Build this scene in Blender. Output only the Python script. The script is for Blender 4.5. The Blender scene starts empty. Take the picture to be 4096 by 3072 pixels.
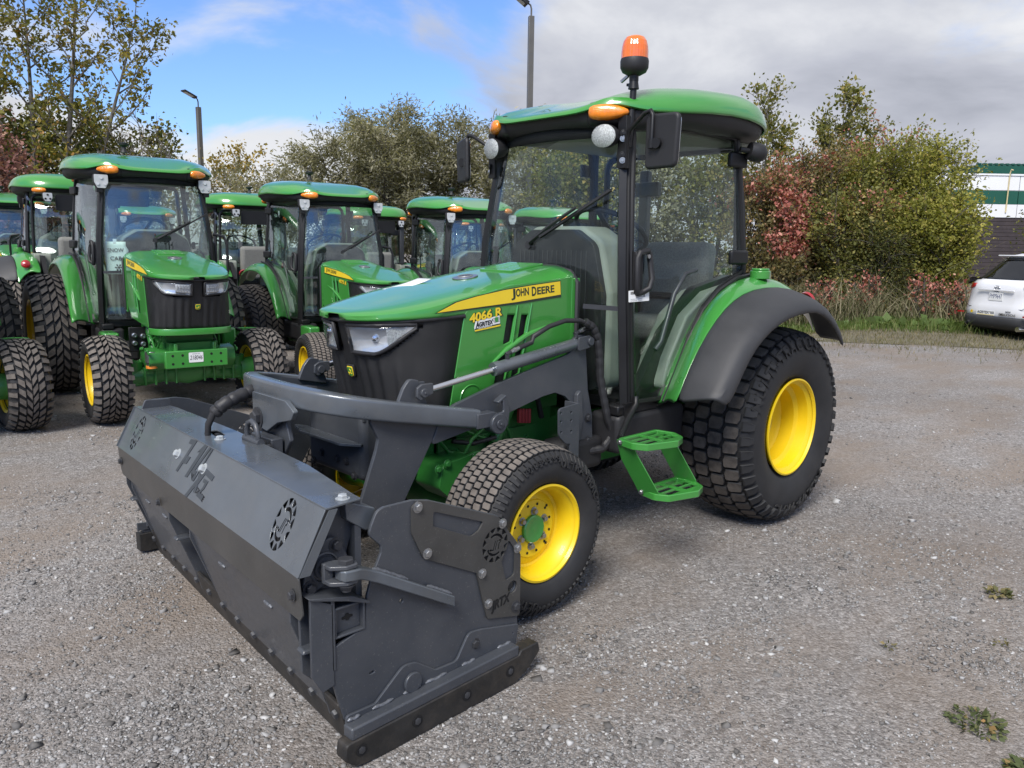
import bpy, bmesh, math, random
import numpy as np
from mathutils import Vector, Matrix, noise

S = bpy.context.scene
COL = S.collection
rnd = random.Random(7)
PI = math.pi

# ---------------------------------------------------------------- camera
cd = bpy.data.cameras.new('camera')
cam = bpy.data.objects.new('camera', cd)
COL.objects.link(cam)
S.camera = cam
cd.sensor_fit = 'HORIZONTAL'
cd.sensor_width = 36.0
cd.lens = 36.0 * 3196.8 / 4096.0
cd.clip_start = 0.05
cd.clip_end = 2000.0
_y, _p, _r = math.radians(-133.746), math.radians(9.685), math.radians(0.877)
_f = Vector((math.cos(_y) * math.cos(_p), math.sin(_y) * math.cos(_p), -math.sin(_p)))
_rt = Vector((math.sin(_y), -math.cos(_y), 0))
_up = _rt.cross(_f)
_r2 = math.cos(_r) * _rt + math.sin(_r) * _up
_u2 = -math.sin(_r) * _rt + math.cos(_r) * _up
_m = Matrix((_r2, _u2, -_f)).transposed().to_4x4()
_m.translation = (4.1712, 2.9417, 1.5202)
cam.matrix_world = _m

# ---------------------------------------------------------------- world: broken cloud over blue sky
SUN_EL, SUN_AZ = math.radians(48), math.radians(28)      # direction towards the sun, azimuth from +X
W = bpy.data.worlds.new('World')
S.world = W
W.use_nodes = True
nt = W.node_tree
nt.nodes.clear()


def N(t, typ, **kw):
    n = t.nodes.new(typ)
    for k, v in kw.items():
        if k.startswith('i_'):
            key = k[2:]
            key = int(key) if key.isdigit() else key.replace('_', ' ')
            n.inputs[key].default_value = v
        else:
            setattr(n, k, v)
    return n


def math_n(t, op, a, b=None, clamp=False):
    n = t.nodes.new('ShaderNodeMath')
    n.operation = op
    n.use_clamp = clamp
    for i, x in enumerate((a, b)):
        if x is None:
            continue
        if isinstance(x, (int, float)):
            n.inputs[i].default_value = x
        else:
            t.links.new(x, n.inputs[i])
    return n.outputs[0]


def ramp_n(t, fac, stops, interp='LINEAR'):
    n = t.nodes.new('ShaderNodeValToRGB')
    n.color_ramp.interpolation = interp
    e = n.color_ramp.elements
    while len(e) < len(stops):
        e.new(0.5)
    for q, (p, c) in zip(e, stops):
        q.position = p
        q.color = (c[0], c[1], c[2], 1) if not isinstance(c, (int, float)) else (c, c, c, 1)
    t.links.new(fac, n.inputs[0])
    return n.outputs[0]


def mix_n(t, fac, a, b, blend='MIX'):
    n = t.nodes.new('ShaderNodeMix')
    n.data_type = 'RGBA'
    n.blend_type = blend
    n.clamp_result = False
    for key, x in ((0, fac), (6, a), (7, b)):
        if isinstance(x, (int, float)):
            n.inputs[key].default_value = x
        elif isinstance(x, tuple):
            n.inputs[key].default_value = (x[0], x[1], x[2], 1)
        else:
            t.links.new(x, n.inputs[key])
    return n.outputs[2]


L = nt.links.new
tc = N(nt, 'ShaderNodeTexCoord')
sky = N(nt, 'ShaderNodeTexSky', sky_type='NISHITA', sun_disc=False)
sky.sun_elevation = SUN_EL
sky.sun_rotation = PI / 2 - SUN_AZ
sky.air_density = 1.0
sky.dust_density = 0.6
sky.ozone_density = 1.6
sp = N(nt, 'ShaderNodeSeparateXYZ')
L(tc.outputs['Generated'], sp.inputs[0])
den = math_n(nt, 'ADD', math_n(nt, 'MAXIMUM', sp.outputs[2], 0.0), 0.22)
cb = N(nt, 'ShaderNodeCombineXYZ')
L(math_n(nt, 'DIVIDE', sp.outputs[0], den), cb.inputs[0])
L(math_n(nt, 'DIVIDE', sp.outputs[1], den), cb.inputs[1])
cb.inputs[2].default_value = 3.1
n1 = N(nt, 'ShaderNodeTexNoise', i_Scale=1.25, i_Detail=8.0, i_Roughness=0.55, i_Distortion=0.35)
L(cb.outputs[0], n1.inputs['Vector'])
n2 = N(nt, 'ShaderNodeTexNoise', i_Scale=1.35, i_Detail=7.0, i_Roughness=0.55, i_Distortion=0.35)
mp = N(nt, 'ShaderNodeMapping')
mp.inputs['Location'].default_value = (4.3, 1.7, 0.6)
L(cb.outputs[0], mp.inputs[0])
L(mp.outputs[0], n2.inputs['Vector'])


def lobe(d, lo, hi):
    v = N(nt, 'ShaderNodeVectorMath', operation='DOT_PRODUCT')
    L(tc.outputs['Generated'], v.inputs[0])
    v.inputs[1].default_value = Vector(d).normalized()
    mr = N(nt, 'ShaderNodeMapRange', interpolation_type='SMOOTHSTEP')
    L(v.outputs['Value'], mr.inputs[0])
    mr.inputs[1].default_value = lo
    mr.inputs[2].default_value = hi
    return mr.outputs[0]


# clear gaps between the clouds: one over the parked tractors, others around the rest of the sky
holes = math_n(nt, 'MULTIPLY', lobe((-0.44, -0.84, 0.33), 0.915, 0.992), 0.86)
for d, lo, hi, k in (((-0.05, -0.90, 0.42), 0.90, 0.99, 0.35),
                     ((0.75, 0.55, 0.35), 0.80, 0.99, 0.62), ((0.2, 0.9, 0.45), 0.84, 0.99, 0.60), ((0.9, -0.3, 0.4), 0.86, 0.99, 0.50)):
    holes = math_n(nt, 'ADD', holes, math_n(nt, 'MULTIPLY', lobe(d, lo, hi), k))
low = lobe((0, 0, 1), 0.085, 0.165)
bank = math_n(nt, 'MULTIPLY', math_n(nt, 'SUBTRACT', 1.0, low), 0.75)
n1s = math_n(nt, 'ADD', math_n(nt, 'MULTIPLY', math_n(nt, 'SUBTRACT', n1.outputs[0], 0.5), 2.9), 0.80)
cov = math_n(nt, 'ADD', math_n(nt, 'SUBTRACT', n1s, holes), bank)
mask = N(nt, 'ShaderNodeMapRange', interpolation_type='SMOOTHSTEP')
L(cov, mask.inputs[0])
mask.inputs[1].default_value = 0.05
mask.inputs[2].default_value = 0.62
ccol = ramp_n(nt, n2.outputs[0], [(0.32, (3.0, 3.15, 3.65)), (0.46, (3.85, 4.0, 4.55)), (0.57, (4.6, 4.75, 5.2)), (0.72, (6.2, 6.3, 6.55))])
brt = math_n(nt, 'MULTIPLY', lobe((-0.40, -0.91, 0.10), 0.955, 0.995), 0.75)
ccol = mix_n(nt, brt, ccol, (6.2, 6.3, 6.5))
skyc = mix_n(nt, 1.0, sky.outputs[0], (0.80, 1.02, 1.42), 'MULTIPLY')
final = mix_n(nt, mask.outputs[0], skyc, ccol)
bg = N(nt, 'ShaderNodeBackground')
bg.inputs['Strength'].default_value = 0.086
L(final, bg.inputs[0])
wo = N(nt, 'ShaderNodeOutputWorld')
L(bg.outputs[0], wo.inputs[0])

sd = bpy.data.lights.new('sun', 'SUN')
sd.energy = 2.8
sd.angle = math.radians(24)
sd.color = (1.0, 0.955, 0.89)
sun = bpy.data.objects.new('sun', sd)
COL.objects.link(sun)
_sv = Vector((math.cos(SUN_EL) * math.cos(SUN_AZ), math.cos(SUN_EL) * math.sin(SUN_AZ), math.sin(SUN_EL)))
sun.rotation_euler = _sv.to_track_quat('Z', 'Y').to_euler()
sun.location = _sv * 30

S.view_settings.view_transform = 'Standard'
S.view_settings.look = 'None'
S.view_settings.gamma = 1.0
S.view_settings.use_curve_mapping = False
S.view_settings.exposure = 0.72
S.cycles.max_bounces = 10
S.cycles.transparent_max_bounces = 24
S.cycles.glossy_bounces = 4
S.cycles.diffuse_bounces = 3
S.cycles.caustics_reflective = False
S.cycles.caustics_refractive = False


# ---------------------------------------------------------------- materials
def mat(name, col, rough=0.5, metal=0.0, coat=0.0, var=0.12, vscale=6.0, bump=0.0, bscale=60.0, spec=0.5, dust=None, dustamt=0.0, dscale=3.0, rvar=0.12, specks=0.0):
    m = bpy.data.materials.new(name)
    m.use_nodes = True
    t = m.node_tree
    b = t.nodes['Principled BSDF']
    tcn = N(t, 'ShaderNodeTexCoord')
    nz = N(t, 'ShaderNodeTexNoise', i_Scale=vscale, i_Detail=5.0, i_Roughness=0.6)
    t.links.new(tcn.outputs['Object'], nz.inputs['Vector'])
    lo = tuple(c * (1 - var) for c in col)
    hi = tuple(c * (1 + var) for c in col)
    c = ramp_n(t, nz.outputs[0], [(0.3, lo), (0.7, hi)])
    if dust:
        nd = N(t, 'ShaderNodeTexNoise', i_Scale=dscale, i_Detail=8.0, i_Roughness=0.7)
        t.links.new(tcn.outputs['Object'], nd.inputs['Vector'])
        k = ramp_n(t, nd.outputs[0], [(0.45, 0.0), (0.75, dustamt)])
        c = mix_n(t, k, c, dust)
    if specks:
        ns = N(t, 'ShaderNodeTexNoise', i_Scale=150.0, i_Detail=2.0)
        t.links.new(tcn.outputs['Object'], ns.inputs['Vector'])
        c = mix_n(t, ramp_n(t, ns.outputs[0], [(0.66, 0.0), (0.72, specks)]), c, (0.20, 0.195, 0.18))
        mpn = N(t, 'ShaderNodeMapping')
        mpn.inputs['Rotation'].default_value = (0.5, 0.9, 0.4)
        mpn.inputs['Scale'].default_value = (3.0, 3.0, 90.0)
        t.links.new(tcn.outputs['Object'], mpn.inputs[0])
        nl = N(t, 'ShaderNodeTexNoise', i_Scale=2.2, i_Detail=4.0, i_Roughness=0.7)
        t.links.new(mpn.outputs[0], nl.inputs['Vector'])
        c = mix_n(t, ramp_n(t, nl.outputs[0], [(0.66, 0.0), (0.74, specks * 0.7)]), c, (0.15, 0.155, 0.16))
        nr_ = N(t, 'ShaderNodeTexNoise', i_Scale=5.0, i_Detail=9.0, i_Roughness=0.75)
        t.links.new(tcn.outputs['Object'], nr_.inputs['Vector'])
        c = mix_n(t, ramp_n(t, nr_.outputs[0], [(0.66, 0.0), (0.74, specks * 0.8)]), c, (0.085, 0.060, 0.042))
    t.links.new(c, b.inputs['Base Color'])
    r = ramp_n(t, nz.outputs[0], [(0.25, max(0.0, rough - rvar * rough)), (0.75, min(1, rough + rvar * rough))])
    t.links.new(r, b.inputs['Roughness'])
    b.inputs['Metallic'].default_value = metal
    b.inputs['Coat Weight'].default_value = coat
    b.inputs['Coat Roughness'].default_value = 0.04
    b.inputs['Specular IOR Level'].default_value = spec
    if bump:
        nb = N(t, 'ShaderNodeTexNoise', i_Scale=bscale, i_Detail=3.0)
        t.links.new(tcn.outputs['Object'], nb.inputs['Vector'])
        bp = N(t, 'ShaderNodeBump', i_Strength=bump, i_Distance=0.004)
        t.links.new(nb.outputs[0], bp.inputs['Height'])
        t.links.new(bp.outputs[0], b.inputs['Normal'])
    return m


M = {}
M['green'] = mat('green_paint', (0.046, 0.255, 0.042), 0.30, coat=0.85, var=0.06, vscale=2, bump=0.02, bscale=250)
M['castgreen'] = mat('cast_green_paint', (0.032, 0.20, 0.034), 0.42, coat=0.3, var=0.15, bump=0.12, bscale=45, dust=(0.05, 0.09, 0.04), dustamt=0.35)
M['yellow'] = mat('yellow_paint', (0.80, 0.555, 0.010), 0.42, coat=0.15, var=0.05, bump=0.02, bscale=200)
M['decal'] = mat('yellow_decal', (0.86, 0.62, 0.03), 0.4, var=0.04)
M['decaldark'] = mat('dark_green_decal', (0.010, 0.028, 0.016), 0.35, coat=0.4)
M['steel'] = mat('dark_grey_powder_coat', (0.050, 0.056, 0.067), 0.42, coat=0.15, var=0.14, vscale=4, bump=0.10, bscale=420, dust=(0.085, 0.082, 0.078), dustamt=0.35, dscale=4, rvar=0.25, specks=0.35)
M['sheen'] = mat('scuffed_grey_sheet_steel', (0.118, 0.134, 0.152), 0.31, metal=0.35, coat=0.25, var=0.22, vscale=3, bump=0.06, bscale=160, dust=(0.17, 0.17, 0.165), dustamt=0.4, dscale=5, rvar=0.35, specks=0.25)  # base lightened and blued for the sky's reflection, besides the real scuffs
M['sheendark'] = mat('recess_shaded_grey_steel', (0.052, 0.060, 0.070), 0.42, metal=0.2, var=0.15)  # darker copy of the sheet steel, recess shade put into its colour
M['overlay'] = mat('worn_bronze_grey_plate', (0.068, 0.068, 0.066), 0.40, metal=0.3, var=0.18, vscale=7, bump=0.04, bscale=300, dust=(0.13, 0.12, 0.11), dustamt=0.35, specks=0.4)
M['weld'] = mat('weld_bead', (0.17, 0.18, 0.20), 0.45, metal=0.5, var=0.3, vscale=80, bump=0.5, bscale=140)
M['black'] = mat('black_paint', (0.010, 0.010, 0.011), 0.45, var=0.2, spec=0.4)
M['plastic'] = mat('black_plastic', (0.017, 0.017, 0.019), 0.55, var=0.15, bump=0.12, bscale=700)
M['fenderplastic'] = mat('charcoal_moulded_plastic', (0.034, 0.035, 0.038), 0.58, var=0.10, bump=0.15, bscale=900, dust=(0.07, 0.07, 0.07), dustamt=0.2)
M['mesh'] = mat('black_grille_mesh', (0.013, 0.013, 0.014), 0.5, var=0.3, bump=0.6, bscale=900)
M['rubber'] = mat('tyre_rubber', (0.017, 0.0175, 0.019), 0.66, var=0.25, vscale=8, bump=0.1, bscale=120, dust=(0.055, 0.05, 0.045), dustamt=0.3, dscale=6)
M['tread'] = mat('dusty_tread_rubber', (0.135, 0.117, 0.102), 0.9, var=0.35, vscale=25, bump=0.4, bscale=120, dust=(0.20, 0.18, 0.155), dustamt=0.7, dscale=9)
M['treaddark'] = mat('dusty_dark_tread_rubber', (0.082, 0.071, 0.062), 0.88, var=0.4, vscale=14, bump=0.35, bscale=120, dust=(0.16, 0.14, 0.118), dustamt=0.8, dscale=7)
M['chrome'] = mat('chromed_rod', (0.75, 0.76, 0.78), 0.10, metal=1.0, var=0.02, rvar=0.05)
M['zinc'] = mat('zinc_plated_bolt', (0.40, 0.41, 0.42), 0.32, metal=0.9, var=0.12, vscale=90)
M['boltdark'] = mat('painted_bolt', (0.05, 0.052, 0.058), 0.4, metal=0.3, var=0.2)
M['whitebolt'] = mat('bright_bolt', (0.48, 0.51, 0.52), 0.3, metal=0.3, var=0.15, vscale=60)
M['amber'] = mat('amber_lens', (0.85, 0.24, 0.008), 0.12, coat=1.0, var=0.22, vscale=30, bump=0.5, bscale=260)
M['orange'] = mat('orange_beacon_lens', (0.80, 0.16, 0.015), 0.14, coat=1.0, var=0.12, vscale=20)
M['redlens'] = mat('red_lens', (0.35, 0.008, 0.012), 0.12, coat=1.0, var=0.3, vscale=40, bump=0.4, bscale=250)
M['lens'] = mat('prismatic_lamp_glass', (0.50, 0.52, 0.51), 0.30, metal=0.6, var=0.45, vscale=160, bump=1.0, bscale=300)
M['reflector'] = mat('lamp_reflector', (0.80, 0.82, 0.84), 0.13, metal=0.60, var=0.06, vscale=14)
M['ledwhite'] = mat('white_led_housing', (0.52, 0.54, 0.55), 0.35, var=0.06)
M['trim'] = mat('grey_green_cab_trim', (0.22, 0.24, 0.205), 0.6, var=0.06, bump=0.1, bscale=500)
M['fabric'] = mat('grey_seat_fabric', (0.20, 0.20, 0.185), 0.9, var=0.3, vscale=120, bump=0.5, bscale=420)
M['white'] = mat('white_label', (0.78, 0.79, 0.78), 0.5, var=0.03)
M['paper'] = mat('pale_paper_sheet', (0.78, 0.90, 0.87), 0.7, var=0.03)
M['ink'] = mat('black_ink', (0.010, 0.010, 0.011), 0.5)
M['hose'] = mat('rubber_hose', (0.020, 0.020, 0.022), 0.5, var=0.2, bump=0.2, bscale=160)
M['red'] = mat('red_plastic', (0.42, 0.05, 0.05), 0.5)
M['orangeplastic'] = mat('orange_plastic', (0.75, 0.25, 0.04), 0.45)
M['dark'] = mat('dark_recess', (0.004, 0.004, 0.0045), 0.8)  # near-black that paints the shade of holes and slots; also plain black parts
M['skid'] = mat('worn_black_skid', (0.016, 0.0155, 0.015), 0.55, var=0.35, vscale=9, bump=0.3, bscale=90, dust=(0.09, 0.075, 0.06), dustamt=0.5, dscale=8)


def glass_mat(name, tint, base=0.055, gain=0.7, rough=0.0):
    m = bpy.data.materials.new(name)
    m.use_nodes = True
    t = m.node_tree
    t.nodes.clear()
    o = N(t, 'ShaderNodeOutputMaterial')
    tr = N(t, 'ShaderNodeBsdfTransparent')
    tr.inputs[0].default_value = (*tint, 1)
    gl = N(t, 'ShaderNodeBsdfGlossy')
    gl.inputs['Roughness'].default_value = rough
    gl.inputs['Color'].default_value = (0.95, 0.97, 1, 1)
    lw = N(t, 'ShaderNodeLayerWeight', i_Blend=0.5)
    f = math_n(t, 'POWER', lw.outputs['Facing'], 4.0)
    f = math_n(t, 'ADD', math_n(t, 'MULTIPLY', f, gain), base, True)
    tcn = N(t, 'ShaderNodeTexCoord')
    nz = N(t, 'ShaderNodeTexNoise', i_Scale=3.0, i_Detail=3.0)
    t.links.new(tcn.outputs['Object'], nz.inputs['Vector'])
    bp = N(t, 'ShaderNodeBump', i_Strength=0.02, i_Distance=0.02)
    t.links.new(nz.outputs[0], bp.inputs['Height'])
    t.links.new(bp.outputs[0], gl.inputs['Normal'])
    mx = N(t, 'ShaderNodeMixShader')
    t.links.new(f, mx.inputs[0])
    t.links.new(tr.outputs[0], mx.inputs[1])
    t.links.new(gl.outputs[0], mx.inputs[2])
    t.links.new(mx.outputs[0], o.inputs[0])
    return m


M['glass'] = glass_mat('green_tinted_glass', (0.935, 0.972, 0.958), 0.022, 0.45)
M['glassparked'] = glass_mat('reflecting_cab_glass', (0.90, 0.955, 0.935), 0.085, 0.6)
M['lampglass'] = glass_mat('clear_lamp_cover', (0.95, 0.96, 0.97), 0.05)
M['carglass'] = glass_mat('dark_car_glass', (0.10, 0.11, 0.12), 0.07)


# ---------------------------------------------------------------- mesh helpers
def frame(a, b=None):
    """matrix with its z along a"""
    z = Vector(a).normalized()
    x = Vector(b).normalized() if b is not None else (Vector((0, 0, 1)) if abs(z.z) < 0.9 else Vector((1, 0, 0)))
    x = (x - z * x.dot(z)).normalized()
    y = z.cross(x)
    return Matrix((x, y, z)).transposed()


def plane(o, a, b):
    """4x4: local x -> a, local y -> b, origin o"""
    a = Vector(a).normalized()
    b = Vector(b)
    b = (b - a * b.dot(a)).normalized()
    m = Matrix((a, b, a.cross(b))).transposed().to_4x4()
    m.translation = Vector(o)
    return m


class MB:
    def __init__(s):
        s.v, s.f, s.m = [], [], []

    def add(s, V, F, mi=0):
        o = len(s.v)
        s.v += [tuple(p) for p in V]
        s.f += [tuple(i + o for i in f) for f in F]
        s.m += [mi] * len(F)
        return s

    def box(s, c, d, R=None, mi=0, taper=1.0):
        V = []
        for x in (-1, 1):
            for y in (-1, 1):
                for z in (-1, 1):
                    k = taper if z > 0 else 1.0
                    p = Vector((x * d[0] / 2 * k, y * d[1] / 2 * k, z * d[2] / 2))
                    V.append((R @ p if R else p) + Vector(c))
        return s.add(V, [(0, 1, 3, 2), (4, 6, 7, 5), (0, 4, 5, 1), (2, 3, 7, 6), (0, 2, 6, 4), (1, 5, 7, 3)], mi)

    def bar(s, a, b, w, h, up=(0, 0, 1), mi=0):
        a, b = Vector(a), Vector(b)
        R = frame(b - a, up)
        return s.box((a + b) / 2, (h, w, (b - a).length), R, mi)

    def tube(s, pts, r, n=8, mi=0, closed=False, caps=True):
        P = [Vector(p) for p in pts]
        k = len(P)
        rr = r if isinstance(r, (list, tuple)) else [r] * k
        T = []
        for i in range(k):
            a = P[(i - 1) % k] if (closed or i > 0) else P[i]
            b = P[(i + 1) % k] if (closed or i < k - 1) else P[i]
            T.append((b - a).normalized())
        x = frame(T[0]).col[0].copy()
        V = []
        for i in range(k):
            x = (x - T[i] * x.dot(T[i])).normalized()
            y = T[i].cross(x)
            V += [P[i] + (x * math.cos(2 * PI * j / n) + y * math.sin(2 * PI * j / n)) * rr[i] for j in range(n)]
        F = []
        for i in range(k if closed else k - 1):
            i2 = (i + 1) % k
            F += [(i * n + j, i * n + (j + 1) % n, i2 * n + (j + 1) % n, i2 * n + j) for j in range(n)]
        if caps and not closed:
            F += [tuple(range(n - 1, -1, -1)), tuple((k - 1) * n + j for j in range(n))]
        return s.add(V, F, mi)

    def cyl(s, a, b, r, n=16, mi=0, r2=None):
        return s.tube([a, b], [r, r if r2 is None else r2], n, mi)

    def lathe(s, prof, o=(0, 0, 0), axis=(0, 1, 0), n=48, mi=0, close=False):
        R = frame(axis)
        o = Vector(o)
        V = [o + R @ Vector((r * math.cos(2 * PI * j / n), r * math.sin(2 * PI * j / n), h)) for r, h in prof for j in range(n)]
        k = len(prof)
        F = []
        for i in range(k if close else k - 1):
            i2 = (i + 1) % k
            F += [(i * n + j, i * n + (j + 1) % n, i2 * n + (j + 1) % n, i2 * n + j) for j in range(n)]
        if not close:
            if prof[0][0] > 1e-5:
                pass
        return s.add(V, F, mi)

    def prism(s, poly, Mx, t, mi=0):
        n = len(poly)
        V = [Mx @ Vector((p[0], p[1], -t / 2)) for p in poly] + [Mx @ Vector((p[0], p[1], t / 2)) for p in poly]
        F = [tuple(range(n - 1, -1, -1)), tuple(range(n, 2 * n))] + [(i, (i + 1) % n, n + (i + 1) % n, n + i) for i in range(n)]
        return s.add(V, F, mi)

    def bolt(s, c, nrm, r=0.011, h=0.009, mi=0, washer=True):
        R = frame(nrm)
        c = Vector(c)
        z = R.col[2]
        if washer:
            s.cyl(c, c + z * 0.0025, r * 1.45, 14, mi)
        V = []
        for hh, k in ((0.0, 1.0), (h * 0.8, 1.0), (h, 0.82)):
            V += [c + R @ Vector((r * k * math.cos(PI / 3 * j), r * k * math.sin(PI / 3 * j), hh)) for j in range(6)]
        F = [(i * 6 + j, i * 6 + (j + 1) % 6, i * 6 + 6 + (j + 1) % 6, i * 6 + 6 + j) for i in range(2) for j in range(6)]
        return s.add(V, F + [tuple(range(12, 18))], mi)

    def grid(s, rows, mi=0, closed=False):
        """rows: list of equal-length lists of points"""
        n = len(rows[0])
        V = [p for r in rows for p in r]
        F = []
        for i in range(len(rows) - 1):
            for j in range(n if closed else n - 1):
                F.append((i * n + j, i * n + (j + 1) % n, (i + 1) * n + (j + 1) % n, (i + 1) * n + j))
        return s.add(V, F, mi)

    def mesh(s, name, mats, smooth=35, recalc=True):
        me = bpy.data.meshes.new(name)
        me.from_pydata(s.v, [], s.f)
        for m in (mats if isinstance(mats, (list, tuple)) else [mats]):
            me.materials.append(m)
        if any(s.m):
            me.polygons.foreach_set('material_index', s.m)
        finish(me, smooth, recalc)
        return me

    def build(s, name, mats, parent=None, smooth=35, recalc=True, bevel=0.0, seg=2, solid=0.0, subsurf=0):
        return link(name, s.mesh(name, mats, smooth, recalc), parent, bevel, seg, solid, subsurf)


def finish(me, smooth=35, recalc=True):
    if recalc:
        bm = bmesh.new()
        bm.from_mesh(me)
        bmesh.ops.recalc_face_normals(bm, faces=bm.faces)
        bm.to_mesh(me)
        bm.free()
    if smooth:
        me.polygons.foreach_set('use_smooth', [True] * len(me.polygons))
        me.set_sharp_from_angle(angle=math.radians(smooth))
    me.update()


def link(name, data, parent=None, bevel=0.0, seg=2, solid=0.0, subsurf=0):
    o = bpy.data.objects.new(name, data)
    COL.objects.link(o)
    if parent is not None:
        o.parent = parent
    if solid:
        m = o.modifiers.new('solid', 'SOLIDIFY')
        m.thickness = solid
        m.offset = 0
    if bevel:
        m = o.modifiers.new('bevel', 'BEVEL')
        m.width = bevel
        m.segments = seg
        m.limit_method = 'ANGLE'
        m.angle_limit = math.radians(35)
        m.harden_normals = False
    if subsurf:
        m = o.modifiers.new('subsurf', 'SUBSURF')
        m.levels = m.render_levels = subsurf
    return o


def thing(name, label, cat, loc=(0, 0, 0), rz=0.0, group=None):
    o = bpy.data.objects.new(name, None)
    COL.objects.link(o)
    o.location = loc
    o.rotation_euler = (0, 0, rz)
    return tag(o, label, cat, group)


def tag(o, label=None, cat=None, group=None, kind=None):
    for k, v in (('label', label), ('category', cat), ('group', group), ('kind', kind)):
        if v:
            o[k] = v
    return o


def copy_tree(o, parent=None):
    c = o.copy()
    COL.objects.link(c)
    if parent is not None:
        c.parent = parent
    for ch in list(o.children):
        copy_tree(ch, c)
    return c


def circ(cx, cy, r, n=20, ry=None):
    return [(cx + r * math.cos(2 * PI * i / n), cy + (ry or r) * math.sin(2 * PI * i / n)) for i in range(n)]


def fillet(poly, r, n=4):
    out = []
    k = len(poly)
    for i in range(k):
        p = Vector(poly[i][:2])
        rr = poly[i][2] if len(poly[i]) > 2 else r
        a, b = Vector(poly[i - 1][:2]) - p, Vector(poly[(i + 1) % k][:2]) - p
        la, lb = a.length, b.length
        if rr <= 0 or la < 1e-6 or lb < 1e-6:
            out.append(tuple(p))
            continue
        ang = a.angle(b)
        if ang > 3.05:
            out.append(tuple(p))
            continue
        d = min(rr / math.tan(ang / 2), la * 0.48, lb * 0.48)
        pa, pb = p + a / la * d, p + b / lb * d
        for j in range(n + 1):
            t = j / n
            out.append(tuple((1 - t) ** 2 * pa + 2 * t * (1 - t) * p + t * t * pb))
    return out


def plate(name, outline, holes, t, Mx, mats, parent=None, bev=0.0012, smooth=40):
    """flat plate with real holes: outline and holes in the plane of Mx, t thick about it"""
    cu = bpy.data.curves.new(name, 'CURVE')
    cu.dimensions = '2D'
    cu.fill_mode = 'BOTH'
    cu.extrude = max(1e-5, t / 2 - bev)
    cu.bevel_depth = bev
    cu.bevel_resolution = 0
    for poly in [outline] + list(holes):
        sp = cu.splines.new('POLY')
        sp.points.add(len(poly) - 1)
        for q, p in zip(sp.points, poly):
            q.co = (p[0], p[1], 0, 1)
        sp.use_cyclic_u = True
    tmp = bpy.data.objects.new('tmp', cu)
    me = bpy.data.meshes.new_from_object(tmp)
    bpy.data.objects.remove(tmp)
    bpy.data.curves.remove(cu)
    me.name = name
    me.materials.clear()
    me.transform(Mx)
    for m in (mats if isinstance(mats, (list, tuple)) else [mats]):
        me.materials.append(m)
    bm = bmesh.new()
    bm.from_mesh(me)
    bmesh.ops.remove_doubles(bm, verts=bm.verts, dist=1e-5)
    bm.to_mesh(me)
    bm.free()
    finish(me, smooth)
    return link(name, me, parent)


def text_mesh(s, w=None, h=None, ext=0.0012, shear=0.0, off=0.0, space=1.0, align='LEFT'):
    cu = bpy.data.curves.new('text', 'FONT')
    cu.body = s
    cu.extrude = 0.001
    cu.shear = shear
    cu.offset = off
    cu.space_character = space
    cu.resolution_u = 3
    tmp = bpy.data.objects.new('tmp', cu)
    me = bpy.data.meshes.new_from_object(tmp)
    bpy.data.objects.remove(tmp)
    bpy.data.curves.remove(cu)
    me.materials.clear()
    v = np.empty(len(me.vertices) * 3)
    me.vertices.foreach_get('co', v)
    v = v.reshape(-1, 3)
    lo, hi = v.min(0), v.max(0)
    v[:, 2] = (v[:, 2] > 0) * ext
    sx = (w / (hi[0] - lo[0])) if w else None
    sy = (h / (hi[1] - lo[1])) if h else None
    sx, sy = sx or sy, sy or sx
    v[:, 0] = (v[:, 0] - lo[0]) * sx
    v[:, 1] = (v[:, 1] - lo[1]) * sy
    if align == 'CENTER':
        v[:, 0] -= v[:, 0].max() / 2
    me.vertices.foreach_set('co', v.ravel())
    return me


def text(name, s, Mx, mats, parent=None, w=None, h=None, ext=0.0012, shear=0.0, off=0.0, space=1.0, align='LEFT', fn=None):
    me = text_mesh(s, w, h, ext, shear, off, space, align)
    if fn:
        for q in me.vertices:
            q.co = fn(q.co)
    if Mx is not None:
        me.transform(Mx)
    me.materials.append(mats)
    me.name = name
    finish(me, 0, False)
    return link(name, me, parent)
# ---------------------------------------------------------------- ground
def sstep(a, b, x):
    t = max(0.0, min(1.0, (x - a) / (b - a)))
    return t * t * (3 - 2 * t)


def gz(x, y):
    """height of the yard: falls gently towards the parked row, small ruts and hollows"""
    h = -0.046 * max(0.0, min(4.5, 0.9 - x)) * sstep(-3.6, -5.2, y)
    h += 0.012 * noise.noise(Vector((x * .55, y * .55, 3.3))) + 0.006 * noise.noise(Vector((x * 2.1, y * 2.1, 7.3)))
    h -= 0.016 * math.exp(-(((x - 2.75) / .9) ** 2 + ((y - .95) / .5) ** 2))
    h -= 0.03 * math.exp(-(((x - .87) / .30) ** 2 + ((y - 1.75) / .22) ** 2)) - .012 * math.exp(-(((x - .80) / .16) ** 2 + ((y - 1.62) / .3) ** 2))
    return h - .004


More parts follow.
